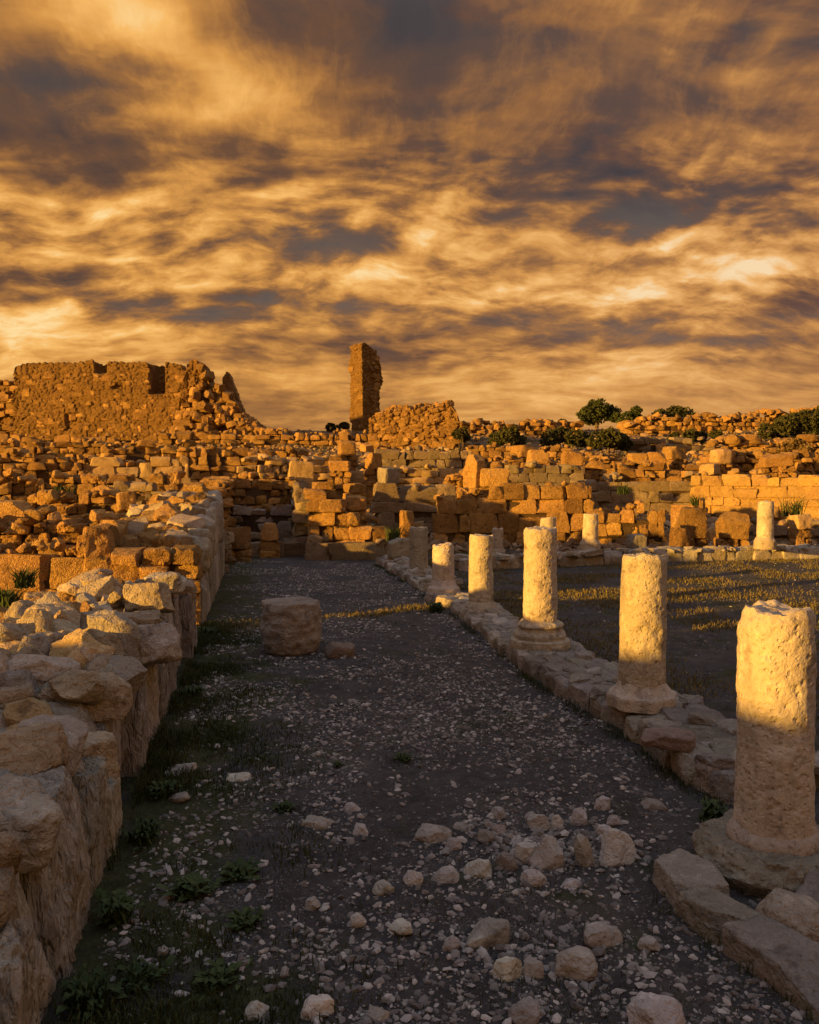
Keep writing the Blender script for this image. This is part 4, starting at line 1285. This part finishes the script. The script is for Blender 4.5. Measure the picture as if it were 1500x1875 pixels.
def high_ruins():
    rd = random.Random(31)
    # --- great wall with its collapsed end
    d = 80.0
    z0 = at(200, 800, d).z - .4
    root = thing('ruined_hall', 'great ruined wall of rubble masonry on the left skyline, flat top', 'ruin', (at(195, 800, d).x, d, z0))
    m = d / 1500.0

    def lx(px):
        return (px - 195) * m * 1.0

    def zz(py):
        return at(195, py, d).z - z0
    tops = [(38, 690), (46, 672), (60, 668), (150, 667), (180, 664), (188, 672), (198, 672), (206, 667), (280, 668), (284, 669), (306, 669), (312, 668), (340, 672), (346, 690)]

    def top_fn(u):
        px = 38 + u * 308
        return zz(np.interp(px, [a for a, b in tops], [b for a, b in tops])) + .05 * math.sin(px * .6)
    ruin_slab(root, lambda q: lx(38) - .15 * math.sin(q * 2), lambda q: lx(346), top_fn, 2.4, d, (190, 80, 8), .50, .14, 'dark rubble', 3, niches=[(lx(282), lx(308), zz(722), 99, 1.7), (lx(185), lx(204), zz(686), 99, .8), (lx(130), lx(150), zz(790), zz(760), .3), (lx(216), lx(234), zz(716), zz(706), .4)])
    # stones standing proud of the face
    for q in range(170):
        px, py = rd.uniform(45, 338), rd.uniform(678, 796)
        if 274 < px < 314 and py < 728 or 180 < px < 210 and py < 690:
            continue
        r_ = rd.uniform(.20, .36)
        c = at(px, py, d - 1.08)
        piece(root, 'rough_far', rd.choice(('ochre stone', 'dark rubble')), c, (r_ * rd.uniform(.9, 1.4), .16, r_ * rd.uniform(.6, 1)), rd.uniform(-.15, .15), .12, rnd=rd)
    for q in range(46):
        px = rd.uniform(42, 344)
        if 276 < px < 312:
            continue
        c = at(px, float(np.interp(px, [a for a, b in tops], [b for a, b in tops])) + 3, d + rd.uniform(-.9, .9))
        r_ = rd.uniform(.12, .22)
        piece(root, 'rough_far', 'ochre stone', c, (r_ * 1.3, r_, r_ * .7), rd.uniform(0, 3), .25, rnd=rd)
    # --- lower wing at its left
    r2 = thing('ruined_wing', 'lower crumbling wing at the picture edge, joined to the great wall', 'ruin', (at(10, 800, d + .5).x, d + .5, z0))
    ruin_slab(r2, lambda q: -4.5, lambda q: 1.9, lambda u: zz(np.interp(u, [0, .4, .6, .8, 1], [704, 700, 694, 700, 698])), 2.6, d, (50, 36, 6), .62, .22, 'dark rubble', 8)
    for q in range(50):
        px, py = rd.uniform(-50, 42), rd.uniform(700, 796)
        c = at(px, py, d - .9)
        r_ = rd.uniform(.2, .42)
        piece(r2, 'rough_far', 'ochre stone', c, (r_ * 1.3, .25, r_ * .8), rd.uniform(-.3, .3), .3, rnd=rd)
    # --- collapsed heap and the thin standing spike
    hp = thing('collapsed_masonry', 'pyramid-shaped heap of fallen masonry beside the great wall', 'ruin', (at(385, 800, d - 2).x, d - 2, z0))
    mpp = (d - 2) / 1500

    def heap_top(px):
        return float(np.interp(px, [318, 336, 346, 352, 362, 376, 384, 396, 404, 416, 430, 446, 458, 480, 492], [790, 742, 700, 672, 664, 666, 690, 712, 706, 715, 742, 756, 768, 776, 792]))
    ruin_slab(hp, lambda q: (318 - 385) * mpp, lambda q: (490 - 385) * mpp, lambda u: at(385, heap_top(318 + u * 172), d - 2).z - z0 - .1, 3.0, d, (80, 40, 10), .6, .3, 'dark rubble', 12)
    for q in range(190):
        px = rd.uniform(320, 488)
        ht = heap_top(px)
        py = rd.uniform(ht + 2, 798)
        f = (py - ht) / (800 - ht)
        c = at(px, py, d - 3.2 - 1.5 * f + rd.uniform(-.3, .3))
        r_ = rd.uniform(.2, .5)
        piece(hp, rd.choice(('rough_far', 'block_far', 'rock_far')), rd.choice(('ochre stone', 'ochre stone', 'dark rubble')), c, (r_ * 1.2, r_ * .9, r_ * .8), rd.uniform(0, 3), .35, rnd=rd)
    sp = thing('masonry_spike', 'thin leaning spike of masonry right of the fallen heap', 'ruin', (at(432, 770, d).x, d, z0))
    ruin_slab(sp, lambda q: np.interp(q, [0, zz(715), zz(683)], [(404 - 432) * m, (408 - 432) * m, (416 - 432) * m]), lambda q: np.interp(q, [0, zz(760), zz(683)], [(456 - 432) * m, (450 - 432) * m, (421 - 432) * m]),
              lambda u: zz(np.interp(u, [0, .4, .6, 1], [690, 682, 682, 688])), 1.2, d, (16, 46, 5), .5, .10, 'dark rubble', 18)
    # --- the tower stump
    d2 = 100.0
    z2 = at(668, 792, d2).z - .6
    tw = thing('tower_stump', 'tall leaning tower stump standing on the skyline', 'tower', (at(668, 790, d2).x, d2, z2))
    m2 = d2 / 1500
    hz = at(668, 632, d2).z - z2
    ht = lambda py: at(668, py, d2).z - z2
    a_ = R(52)      # the corner of the pier turns towards the viewer
    # plan: narrow sunlit face and a broad ragged one in shade

    def tl(q):
        return -1.25

    def tr(q):
        py = 632 + (hz - q) / m2
        return 1.6 + float(np.interp(py, [632, 640, 660, 690, 700, 715, 730, 755, 785], [-.9, -.5, .0, .55, .45, -.1, -.2, .15, .5]))
    ruin_slab(tw, tl, tr, lambda u: hz - float(np.interp(u, [0, .15, .3, .45, .6, .75, .9, 1], [.25, .0, .12, .05, .3, .45, 1.0, 1.8])), 2.1, d2, (34, 96, 22), .50, .15, 'dark rubble', 24, lean=-.02, rough=.07, turn=R(46))
    for q in range(40):
        f = rd.random()
        zc = rd.uniform(.3, hz - .5)
        r_ = rd.uniform(.2, .36)
        ca, sa = math.cos(R(46)), math.sin(R(46))
        if q % 4 == 0:
            lx_, ly_ = -1.18, rd.uniform(-.9, .9)
        else:
            lx_, ly_ = rd.uniform(.2, tr(zc) - .2), -.98
        lx_ -= .02 * zc
        piece(tw, 'rough_far', rd.choice(('ochre stone', 'dark rubble')), (tw.location.x + lx_ * ca - ly_ * sa, tw.location.y + lx_ * sa + ly_ * ca, z2 + zc), (r_ * 1.3, .2, r_ * .8), R(46) if q % 4 else R(136), .15, rnd=rd)
    # --- the middle ruin
    d3 = 72.0
    z3 = at(760, 824, d3).z - .5
    mr = thing('ruined_chamber', 'broad crumbling masonry block with a notched top, right of the tower', 'ruin', (at(760, 820, d3).x, d3, z3))
    m3 = d3 / 1500
    tp3 = [(680, 772), (686, 762), (700, 760), (712, 758), (722, 750), (745, 746), (752, 752), (756, 758), (762, 746), (790, 744), (800, 748), (812, 742), (823, 741), (826, 752), (836, 760), (840, 775)]

    def top3(u):
        px = 680 + u * 160
        return at(760, np.interp(px, [a for a, b in tp3], [b for a, b in tp3]), d3).z - z3
    ruin_slab(mr, lambda q: -80 * m3, lambda q: 79 * m3, top3, 2.6, d3, (96, 46, 10), .6, .24, 'dark rubble', 35, rough=.05)
    for q in range(130):
        px = rd.uniform(684, 836)
        ty = float(np.interp(px, [a for a, b in tp3], [b for a, b in tp3]))
        c = at(px, rd.uniform(ty + 3, 822), d3 - 1.15)
        r_ = rd.uniform(.2, .42)
        piece(mr, rd.choice(('rock_far', 'rough_far')), rd.choice(('ochre stone', 'ochre stone', 'dark rubble')), c, (r_ * 1.25, .22, r_ * .8), rd.uniform(-.2, .2), .25, rnd=rd)
    for q in range(40):
        px = rd.uniform(684, 834)
        ty = float(np.interp(px, [a for a, b in tp3], [b for a, b in tp3]))
        c = at(px, ty - 1, d3 + rd.uniform(-1, 1))
        r_ = rd.uniform(.18, .38)
        piece(mr, 'rough_far', 'ochre stone', c, (r_ * 1.2, r_, r_ * .8), rd.uniform(0, 3), .3, rnd=rd)


high_ruins()

# ------------------------------------------------------------------ loose blocks and rubble over the slope
def slope_rubble():
    rd = random.Random(91)
    walls = [(o.location.x, o.location.y, o['label']) for o in COL.objects if o.get('category') in ('wall', 'step', 'ruin', 'rubble') and o.location.y > 30]
    used = set()
    zones = [(-160, 420, 'loose blocks on the left slope', 110), (430, 880, 'loose blocks on the middle slope', 90), (880, 1620, 'loose blocks on the right slope', 140)]
    for a, b, grp, n in zones:
        for q in range(n):
            d = rd.uniform(33, 74)
            px = rd.uniform(a, b)
            x = (px - 750) / 1500 * d
            r_ = rd.choice((.20, .24, .30, .36, .42))
            hx, hy, hzz = r_ * rd.uniform(.9, 1.6), r_ * rd.uniform(.7, 1.1), r_ * rd.uniform(.55, 1.0)
            kd, mt = rd.choice(('rough_far', 'block_far', 'rock_far')), rd.choice(('ochre stone', 'ochre stone', 'pale block'))
            w = min(walls, key=lambda t: (t[0] - x) ** 2 * .3 + (t[1] - d) ** 2)
            wl = w[2].replace(',', '').split()[:9]
            while wl[-1] in ('of', 'the', 'on', 'at', 'in', 'and', 'by', 'with', 'a', 'along', 'behind', 'above', 'between', 'below', 'under', 'to', 'right', 'left', 'beside', 'before', 'from', 'sunlit', 'long', 'great', 'dark', 'tall'):
                wl.pop()
            lab = '%s %s %s %s the %s' % ('small' if r_ < .25 else 'medium' if r_ < .35 else 'large', 'pale' if mt == 'pale block' else 'ochre',
                                          {'rough_far': 'rough block', 'block_far': 'squared block', 'rock_far': 'angular boulder'}[kd], 'before' if d < w[1] else 'behind', ' '.join(wl))
            if lab in used:
                continue
            used.add(lab)
            o = link('fallen_block', rd.choice(lib(kd, mt)), None,
                     (x, d, h(x, d) + hzz * .62), (rd.uniform(-.3, .3), rd.uniform(-.3, .3), rd.uniform(0, 3)), (hx, hy, hzz))
            tag(o, lab, 'stone block', grp)


slope_rubble()

ICO = None


def ico():
    global ICO
    if ICO is None:
        ph = (1 + 5 ** .5) / 2
        v = np.array([(-1, ph, 0), (1, ph, 0), (-1, -ph, 0), (1, -ph, 0), (0, -1, ph), (0, 1, ph), (0, -1, -ph), (0, 1, -ph), (ph, 0, -1), (ph, 0, 1), (-ph, 0, -1), (-ph, 0, 1)])
        v /= np.linalg.norm(v[0])
        f = np.array([(0, 11, 5), (0, 5, 1), (0, 1, 7), (0, 7, 10), (0, 10, 11), (1, 5, 9), (5, 11, 4), (11, 10, 2), (10, 7, 6), (7, 1, 8), (3, 9, 4), (3, 4, 2), (3, 2, 6), (3, 6, 8), (3, 8, 9), (4, 9, 5), (2, 4, 11), (6, 2, 10), (8, 6, 7), (9, 8, 1)])
        ICO = (v, f)
    return ICO


def pebbles(name, x, y, z, size, mat, label, cat, seed, flat=.55):
    rs = np.random.RandomState(seed)
    n = len(x)
    v, f = ico()
    P = v[None] * (1 + rs.uniform(-.32, .32, (n, 12, 1)))
    S = np.stack([size * rs.uniform(.8, 1.6, n), size * rs.uniform(.6, 1.1, n), size * rs.uniform(.35, 1.0, n) * flat * 1.4], 1)
    P = P * S[:, None, :]
    a = rs.uniform(0, 6.28, n)
    c, s = np.cos(a)[:, None], np.sin(a)[:, None]
    tx = rs.uniform(-.4, .4, n)[:, None]
    X, Y, Z = P[:, :, 0], P[:, :, 1], P[:, :, 2]
    Z = Z + X * tx
    X, Y = X * c - Y * s, X * s + Y * c
    V = np.stack([X + x[:, None], Y + y[:, None], Z + (z + S[:, 2] * .12)[:, None]], -1).reshape(-1, 3)
    F = (f[None] + (np.arange(n) * 12)[:, None, None]).reshape(-1, 3).tolist()
    o = link(name, mesh(name, V, F, mat, False))
    tag(o, label, cat, None, 'stuff')
    return o


def ground_z(x, y):
    z = H(x, y)
    near = np.interp(y, [0, 14, 34], [1, 1, 0]) * np.interp(np.abs(x), [0, 6, 14], [1, 1, .3])
    return z + near * (fbm(np.stack([x * 2.2, y * 2.2, 0 * x], 1), 4, 21) * .035 + fbm(np.stack([x * 9, y * 9, 0 * x], 1), 2, 31) * .012)


def stuff():
    rs = np.random.RandomState(4)
    # gravel of the path: denser close by, patchy
    n = 46000
    y = 2.6 + 24 * rs.random(n) ** 1.9
    lo = wall_x(y) + .15
    hi = np.where(y < 6.2, 2.6, 3.45 - .155 * y)
    x = lo + (hi - lo) * rs.random(n)
    pat = fbm(np.stack([x * 1.1, y * 1.1, 0 * x], 1), 4, 77)
    pat = pat * 2.2 + .6 * fbm(np.stack([x * 4, y * 4, 0 * x], 1), 2, 78)
    keep = pat + .3 * sstep(x - wall_x(y), .3, 2.2) - .15 > rs.uniform(-.5, .5, n)
    x, y = x[keep], y[keep]
    size = .006 + .024 * rs.random(len(x)) ** 3 + .004 * (y > 8)
    pebbles('gravel', x, y, ground_z(x, y), size, 'gravel grains', 'grey and white gravel strewn over the path', 'gravel', 5)
    # fist-sized stones: pile area and mid path
    n = 1900
    y = 3.0 + 17 * rs.random(n) ** 1.5
    x = wall_x(y) + .4 + (3.2 - .155 * y - wall_x(y) - .4) * rs.random(n)
    c = gp(1010, 1545)
    m = int(260)
    xx = c.x + rs.normal(0, .34, m)
    yy = c.y + rs.normal(0, .22, m)
    c2 = gp(980, 1760)
    x3 = c2.x + rs.normal(0, .3, 70)
    y3 = c2.y + rs.normal(0, .14, 70)
    x, y = np.concatenate([x, xx, x3]), np.concatenate([y, yy, y3])
    size = np.concatenate([.012 + .024 * rs.random(n) ** 2, .015 + .035 * rs.random(m) ** 2, .012 + .025 * rs.random(70) ** 2])
    pebbles('pebbles', x, y, ground_z(x, y), size, 'gravel grains', 'larger pale pebbles scattered over the path', 'pebbles', 6, .7)
    # court side
    n = 2600
    y = 7 + 21 * rs.random(n)
    x = 3.9 - .13 * y + 14 * rs.random(n)
    pebbles('court_gravel', x, y, ground_z(x, y), .008 + .022 * rs.random(n) ** 3, 'gravel grains', 'sparse gravel on the dark court right of the columns', 'gravel', 7)
    # broken stone over the whole slope
    n = 15000
    y = 30 + 64 * rs.random(n) ** 1.15
    x = (rs.random(n) * 1900 - 200 - 750) / 1500 * y
    pebbles('rubble', x, y, H(x, y), .06 + .26 * rs.random(n) ** 2.2, 'rubble grains', 'small broken stone strewn over the hillside', 'rubble', 8, .8)
    n = 2600
    y = 15 + 16 * rs.random(n)
    x = wall_x(y) - 2.0 - 9 * rs.random(n)
    pebbles('rubble', x, y, H(x, y), .05 + .14 * rs.random(n) ** 2, 'rubble grains', 'small broken stone between the cross walls left of the path', 'rubble', 9, .8)


stuff()

# ------------------------------------------------------------------ plants
def blades(name, x, y, z, hgt, wid, mat, label, cat, seed, lean=.5):
    rs = np.random.RandomState(seed)
    n = len(x)
    a = rs.uniform(0, 6.28, n)
    b = rs.uniform(0, 6.28, n)
    ln = hgt * rs.uniform(0, lean * 2, n)
    wx, wy = np.cos(a) * wid, np.sin(a) * wid
    lx, ly = np.cos(b) * ln, np.sin(b) * ln
    V = np.stack([np.stack([x - wx, y - wy, z - .01], 1), np.stack([x + wx, y + wy, z - .01], 1),
                  np.stack([x + lx * .4 + wx * .7, y + ly * .4 + wy * .7, z + hgt * .6], 1), np.stack([x + lx * .4 - wx * .7, y + ly * .4 - wy * .7, z + hgt * .6], 1),
                  np.stack([x + lx, y + ly, z + hgt * rs.uniform(.75, 1.0, n)], 1)], 1).reshape(-1, 3)
    i = np.arange(n) * 5
    F = np.stack([i, i + 1, i + 2, i + 3], 1).tolist() + np.stack([i + 3, i + 2, i + 4], 1).tolist()
    o = link(name, mesh(name, V, F, mat, False))
    if label:
        tag(o, label, cat, None, 'stuff')
    return o


def grass():
    rs = np.random.RandomState(12)
    n = 80000
    y = 2.6 + 12 * rs.random(n) ** 1.5
    off = np.abs(rs.normal(0, .75, n))
    x = wall_x(y) + .02 + off
    pat = fbm(np.stack([x * 1.6, y * 1.6, 0 * x], 1), 4, 44)
    k = pat > rs.uniform(-.35, .4, n) + off * .25
    x, y, off = x[k], y[k], off[k]
    blades('grass', x, y, ground_z(x, y), .02 + .06 * rs.random(len(x)) ** 2 + .09 * np.exp(-off * 5), .005, 'grass blades', 'dark low grass and moss along the foot of the path wall', 'grass', 3)
    n = 150000
    y = 8 + 22 * rs.random(n)
    x = 3.75 - .14 * y + 15 * rs.random(n) ** 1.2
    pat = fbm(np.stack([x * .9, y * .9, 0 * x], 1), 4, 46)
    k = pat + .12 * sstep(y, 14, 19) > rs.uniform(-.15, .42, n)
    x, y = x[k], y[k]
    blades('grass', x, y, ground_z(x, y), .03 + .08 * rs.random(len(x)) ** 2, .008, 'court grass', 'patchy short dry grass on the court right of the columns', 'grass', 4)
    # tufts at the foot of the kerbs
    xs, ys = [], []
    for a, b in (((1190, 1605), (1262, 1695)), ((1262, 1695), (1420, 1815)), ((1420, 1815), (1500, 1880)), ((1345, 1480), (1245, 1425)), ((1245, 1425), (1150, 1350)), ((1150, 1350), (965, 1242)), ((965, 1242), (832, 1128)), ((832, 1128), (690, 1034))):
        p, q = gp(*a), gp(*b)
        m = int((q - p).length * 420)
        f = rs.random(m)
        xs.append(p.x + (q.x - p.x) * f + rs.normal(0, .05, m) - .03)
        ys.append(p.y + (q.y - p.y) * f + rs.normal(0, .05, m) - .02)
    x, y = np.concatenate(xs), np.concatenate(ys)
    k = fbm(np.stack([x * 2.5, y * 2.5, 0 * x], 1), 3, 48) > rs.uniform(-.2, .5, len(x))
    x, y = x[k], y[k]
    blades('grass', x, y, ground_z(x, y), .03 + .07 * rs.random(len(x)) ** 1.6, .004, 'grass blades', 'thin grass growing along the foot of the kerbs', 'grass', 5)
    # grass added along the line of the sunlight streak to brighten it
    n = 5000
    f = rs.random(n)
    x = -3.4 + 4.0 * f
    y = 14.1 + (x + 3.4) * .625 + rs.normal(0, .28, n)
    k = fbm(np.stack([x * 1.5, y * 1.5, 0 * x], 1), 3, 61) > rs.uniform(-.4, .3, n)
    x, y = x[k], y[k]
    blades('grass', x, y, ground_z(x, y), .03 + .08 * rs.random(len(x)) ** 2, .007, 'court grass', 'thin grass added along the sunlight streak behind the drum', 'grass', 8)
    # sparse mid-path moss
    n = 24000
    y = 3 + 10 * rs.random(n) ** 1.3
    x = wall_x(y) + .8 + 3.2 * rs.random(n)
    k = fbm(np.stack([x * 1.3, y * 1.3, 0 * x], 1), 4, 49) > rs.uniform(.0, .55, n)
    x, y = x[k], y[k]
    blades('grass', x, y, ground_z(x, y), .012 + .03 * rs.random(len(x)) ** 2, .0035, 'grass blades', 'patches of tiny grass in the middle of the path', 'grass', 6)
    # hillside grass
    n = 26000
    y = 30 + 62 * rs.random(n)
    x = (rs.random(n) * 1800 - 150 - 750) / 1500 * y
    k = fbm(np.stack([x * .22, y * .22, 0 * x], 1), 4, 50) > rs.uniform(-.05, .35, n)
    x, y = x[k], y[k]
    blades('grass', x, y, H(x, y), .10 + .22 * rs.random(len(x)) ** 2, .03, 'bush leaves', 'rough grass between the ruined walls of the hillside', 'grass', 7)


grass()


def weed_mesh(seed, r, leaves, hgt):
    rs = np.random.RandomState(seed)
    V, F = [], []
    for i in range(leaves):
        a = rs.uniform(0, 6.28)
        l = r * rs.uniform(.15, .6)
        w = l * rs.uniform(.10, .26)
        up = hgt * rs.uniform(.2, 1.25)
        bx, by = rs.normal(0, r * .2, 2)
        d = np.array([math.cos(a), math.sin(a)])
        s = np.array([-d[1], d[0]])
        o = len(V)
        for (f, ww, zf) in ((0, .25, 0), (.35, .9, .75), (.7, 1.0, 1.0), (1.0, .05, .8)):
            for sg in (-1, 0, 1):
                p = np.array([bx, by]) + d * l * f + s * w * ww * sg
                V.append((p[0], p[1], up * zf - (0 if sg else w * .25)))
        for q in range(3):
            b = o + q * 3
            F += [[b, b + 1, b + 4, b + 3], [b + 1, b + 2, b + 5, b + 4]]
    return V, F


def weeds():
    spots = [(1305, 1512, .20, 46, .16, 'leafy green weed at the foot of the nearest column pedestal'), (740, 1392, .13, 26, .07, 'flat green weed on the middle of the path'),
             (350, 1640, .22, 34, .10, 'broad rosette weed on the moss, nearest the wall slabs'), (440, 1605, .24, 32, .09, 'broad rosette weed farther from the wall, on dark moss'),
             (265, 1540, .20, 44, .17, 'bushy weed against the wall where the boulder caps it'), (215, 1690, .22, 46, .16, 'bushy weed at the wall foot, lower part of the picture'),
             (160, 1850, .22, 50, .16, 'bushy weed at the bottom edge beside the wall'), (255, 1800, .20, 34, .10, 'low weed between the lone brown stone and the bottom edge'),
             (350, 1280, .22, 36, .14, 'weed at the wall foot near the wall middle'), (620, 1402, .10, 18, .05, 'tiny weed left of the flat green weed'),
             (300, 1460, .18, 30, .12, 'weed beside the half-buried flat stones at the wall foot'), (520, 1480, .16, 24, .06, 'small rosette on the path between wall and white stone'),
             (1000, 1215, .16, 22, .10, 'grassy weed at the foot of the stepped column base'), (800, 1122, .25, 40, .20, 'weed lit by the streak of sunlight beside the short column'),
             (380, 1165, .25, 30, .15, 'weed in the wall gap at the start of the sunlight streak'), (905, 1120, .22, 26, .16, 'weed beside the foot of the fourth column'),
             (450, 1700, .2, 26, .07, 'low rosette weed halfway between wall and path stones'), (400, 1800, .2, 28, .08, 'dark rosette weed near the lower picture edge')]
    for i, (px, py, r_, n, hg, lab) in enumerate(spots):
        V, F = weed_mesh(80 + i, r_, int(n * 2.6), hg * .8)
        b = gp(px, py)
        o = link('weed', mesh('weed', V, F, 'weed leaves', True, 180), None, (b.x, b.y, float(ground_z(np.array([b.x]), np.array([b.y]))[0])))
        tag(o, lab, 'weed', 'weeds on the path')
    # agave-like spiky plants and scrub among the ruins
    for i, (px, py, d, r_, lab) in enumerate(((720, 990, 26.8, .5, 'spiky green plant in front of the sunlit wall end'), (45, 1075, 15.0, .35, 'dark grassy clump before the slab cross wall'), (15, 1110, 13.5, .3, 'dark grassy clump at the left picture edge'),
                                               (118, 915, 26, .5, 'green tuft on the ochre rubble wall, left slope'), (560, 842, 43, .6, 'round green tuft beside the leaning pale block'), (1278, 930, 34, .55, 'dark shrub in the corner of the high sunlit wall'),
                                               (1450, 945, 32.5, .8, 'dark shrub at the foot of the high sunlit wall'), (1140, 905, 38, .5, 'small shrub before the long shaded wall'), (335, 830, 45, .6, 'tuft of grass right of the great ruin'))):
        rs = np.random.RandomState(i + 5)
        n = 90
        c = at(px, py, d)
        g = h(c.x, c.y)
        a = rs.uniform(0, 6.28, n)
        rr = r_ * .5 * rs.random(n) ** .6
        o = blades('grass_clump', np.cos(a) * rr, np.sin(a) * rr, np.zeros(n), r_ * (.6 + .7 * rs.random(n)), .018, 'weed leaves', None, None, i)
        o.location = (c.x, c.y, g if abs(c.z - g) > 1.0 and c.z < g else min(c.z, g + 1.5) if c.z > g else g)
        tag(o, lab, 'plant')


weeds()


def crown_mesh(lobes, n, leaf, seed, mat):
    """leaf faces through the volume of several lobes, denser at the skin, with gaps"""
    rs = np.random.RandomState(seed)
    w = np.array([l[3] ** 2 for l in lobes])
    which = rs.choice(len(lobes), n, p=w / w.sum())
    L = np.array(lobes)[which]
    d = rs.normal(size=(n, 3))
    d /= np.linalg.norm(d, axis=1)[:, None]
    rad = L[:, 3] * (1 - .45 * rs.random(n) ** 2) * (1 + .5 * fbm(d * 2.6 + which[:, None] * 3.0, 3, seed))
    P = L[:, :3] + d * rad[:, None] * np.array([1, 1, .8])
    keep = fbm(P * 1.5 / max(leaf * 4, .6) + seed, 3, seed + 2) > -.12
    P = P[keep]
    n = len(P)
    a = rs.normal(size=(n, 3))
    a /= np.linalg.norm(a, axis=1)[:, None]
    b = np.cross(a, rs.normal(size=(n, 3)))
    b /= np.linalg.norm(b, axis=1)[:, None]
    s = leaf * rs.uniform(.5, 1.3, n)[:, None]
    V = np.stack([P - a * s, P + b * s * .55, P + a * s, P - b * s * .55], 1).reshape(-1, 3)
    F = (np.arange(n)[:, None] * 4 + np.arange(4)[None]).tolist()
    return mesh('crown', V, F, mat, False)


def tube(pts, rads, n=8):
    V, F = [], []
    for i, (p, r_) in enumerate(zip(pts, rads)):
        for k in range(n):
            a = 2 * math.pi * k / n
            V.append((p[0] + math.cos(a) * r_, p[1] + math.sin(a) * r_, p[2]))
    for i in range(len(pts) - 1):
        for k in range(n):
            F.append([i * n + k, i * n + (k + 1) % n, (i + 1) * n + (k + 1) % n, (i + 1) * n + k])
    return V, F


def plants():
    def tree(lab, px, foot, d, lobes_px, n, leaf, seed):
        c = at(px, foot, d)
        g = min(h(c.x, c.y), c.z)
        root = thing('tree', lab, 'tree', (c.x, c.y, g))
        m = d / 1500
        lobes = [((lx - px) * m, random.uniform(-.6, .6), at(px, ly, d).z - g, r_ * m) for lx, ly, r_ in lobes_px]
        link('crown', crown_mesh(lobes, n, leaf, seed, 'tree leaves'), root)
        V, F = [], []
        zc = float(np.mean([l[2] for l in lobes]))
        def add(pts, rads):
            v, f = tube(pts, rads)
            o = len(V)
            V.extend(v)
            F.extend([[q + o for q in ff] for ff in f])
        add([(0, 0, -.3), (.08, 0, (zc) * .3), (0, 0, zc * .6), (.1, 0, zc)], [.26, .2, .17, .1])
        for l in lobes:
            add([(0, 0, zc * .45), (l[0] * .5, l[1] * .5, zc * .5 + l[2] * .25), (l[0] * .85, l[1] * .85, l[2])], [.13, .09, .03])
        link('trunk', mesh('trunk', V, F, 'bark', True, 180), root)
    tree('larger dark green round-headed tree on the right skyline', 1092, 782, 95, [(1075, 758, 17), (1092, 748, 19), (1108, 757, 17), (1122, 752, 13), (1088, 764, 18), (1068, 764, 11), (1126, 764, 12)], 12000, .17, 3)
    tree('smaller two-headed tree right of the larger skyline tree', 1156, 784, 92, [(1148, 764, 12), (1166, 753, 10), (1160, 768, 13), (1172, 766, 9), (1142, 772, 9)], 6500, .16, 5)

    def bush(lab, px, foot, d, lobes_px, n, leaf, seed, mat='bush leaves'):
        c = at(px, foot, d)
        g = h(c.x, c.y)
        root = thing('bush', lab, 'bush', (c.x, c.y, min(c.z, g)), 'bushes on the hillside')
        m = d / 1500
        z0 = min(c.z, g)
        lobes = [((lx - px) * m, random.uniform(-.8, .8), at(px, ly, d).z - z0, r_ * m) for lx, ly, r_ in lobes_px]
        link('crown', crown_mesh(lobes, n, leaf, seed, mat), root)
        v, f = [], []
        for l in lobes:
            vv, ff = tube([(l[0] * .3, l[1] * .3, -.2), (l[0] * .7, l[1] * .7, l[2] * .5), (l[0], l[1], l[2])], [.06, .05, .02], 5)
            o = len(v)
            v.extend(vv)
            f.extend([[q + o for q in w] for w in ff])
        link('stem', mesh('stem', v, f, 'bark', True, 180), root)
    bush('pair of small round bushes left of the tower foot', 618, 790, 96, [(606, 782, 9), (630, 780, 9), (617, 784, 7)], 2200, .16, 11)
    bush('flat-topped bush on the skyline above the rubble ridge', 1232, 772, 96, [(1212, 762, 16), (1232, 757, 16), (1252, 760, 15), (1200, 766, 10), (1266, 766, 8)], 4500, .18, 12)
    bush('dark olive bush right of the middle ruin', 925, 825, 66, [(912, 806, 16), (930, 798, 20), (948, 808, 17), (905, 816, 12)], 4500, .15, 13)
    bush('wide low bush below the skyline trees', 1040, 822, 68, [(1010, 800, 18), (1030, 796, 17), (1052, 802, 20), (1070, 806, 16), (1000, 808, 12)], 5500, .15, 14)
    bush('darkest bush in front of the rubble ridge', 1115, 828, 64, [(1092, 808, 18), (1112, 802, 20), (1134, 806, 20), (1150, 814, 13)], 6000, .15, 15)
    bush('small bush between middle ruin and olive bush', 845, 812, 70, [(838, 796, 10), (848, 790, 9), (852, 800, 10)], 2000, .14, 16)
    bush('large dark bush bank at the right picture edge', 1460, 806, 74, [(1405, 790, 16), (1430, 780, 20), (1455, 774, 24), (1482, 772, 26), (1508, 768, 28), (1440, 794, 16), (1480, 792, 20)], 10000, .17, 17)
    bush('dark bush at the foot of the rubble ridge', 1265, 810, 74, [(1240, 802, 12), (1262, 798, 13), (1286, 800, 13), (1308, 798, 12)], 4500, .15, 18)
    bush('russet dry bush on the right stony bank', 1452, 830, 56, [(1444, 818, 12), (1458, 814, 13), (1468, 822, 10)], 2200, .12, 19, 'dry scrub')
    bush('low skyline scrub between middle ruin and trees', 1015, 785, 88, [(985, 778, 9), (1005, 776, 8), (1030, 776, 10), (960, 780, 8)], 3000, .15, 20)
    bush('green bush below the end of the terrace wall, right slope', 965, 842, 56, [(955, 834, 9), (970, 832, 9), (985, 836, 8)], 1800, .12, 21)


plants()
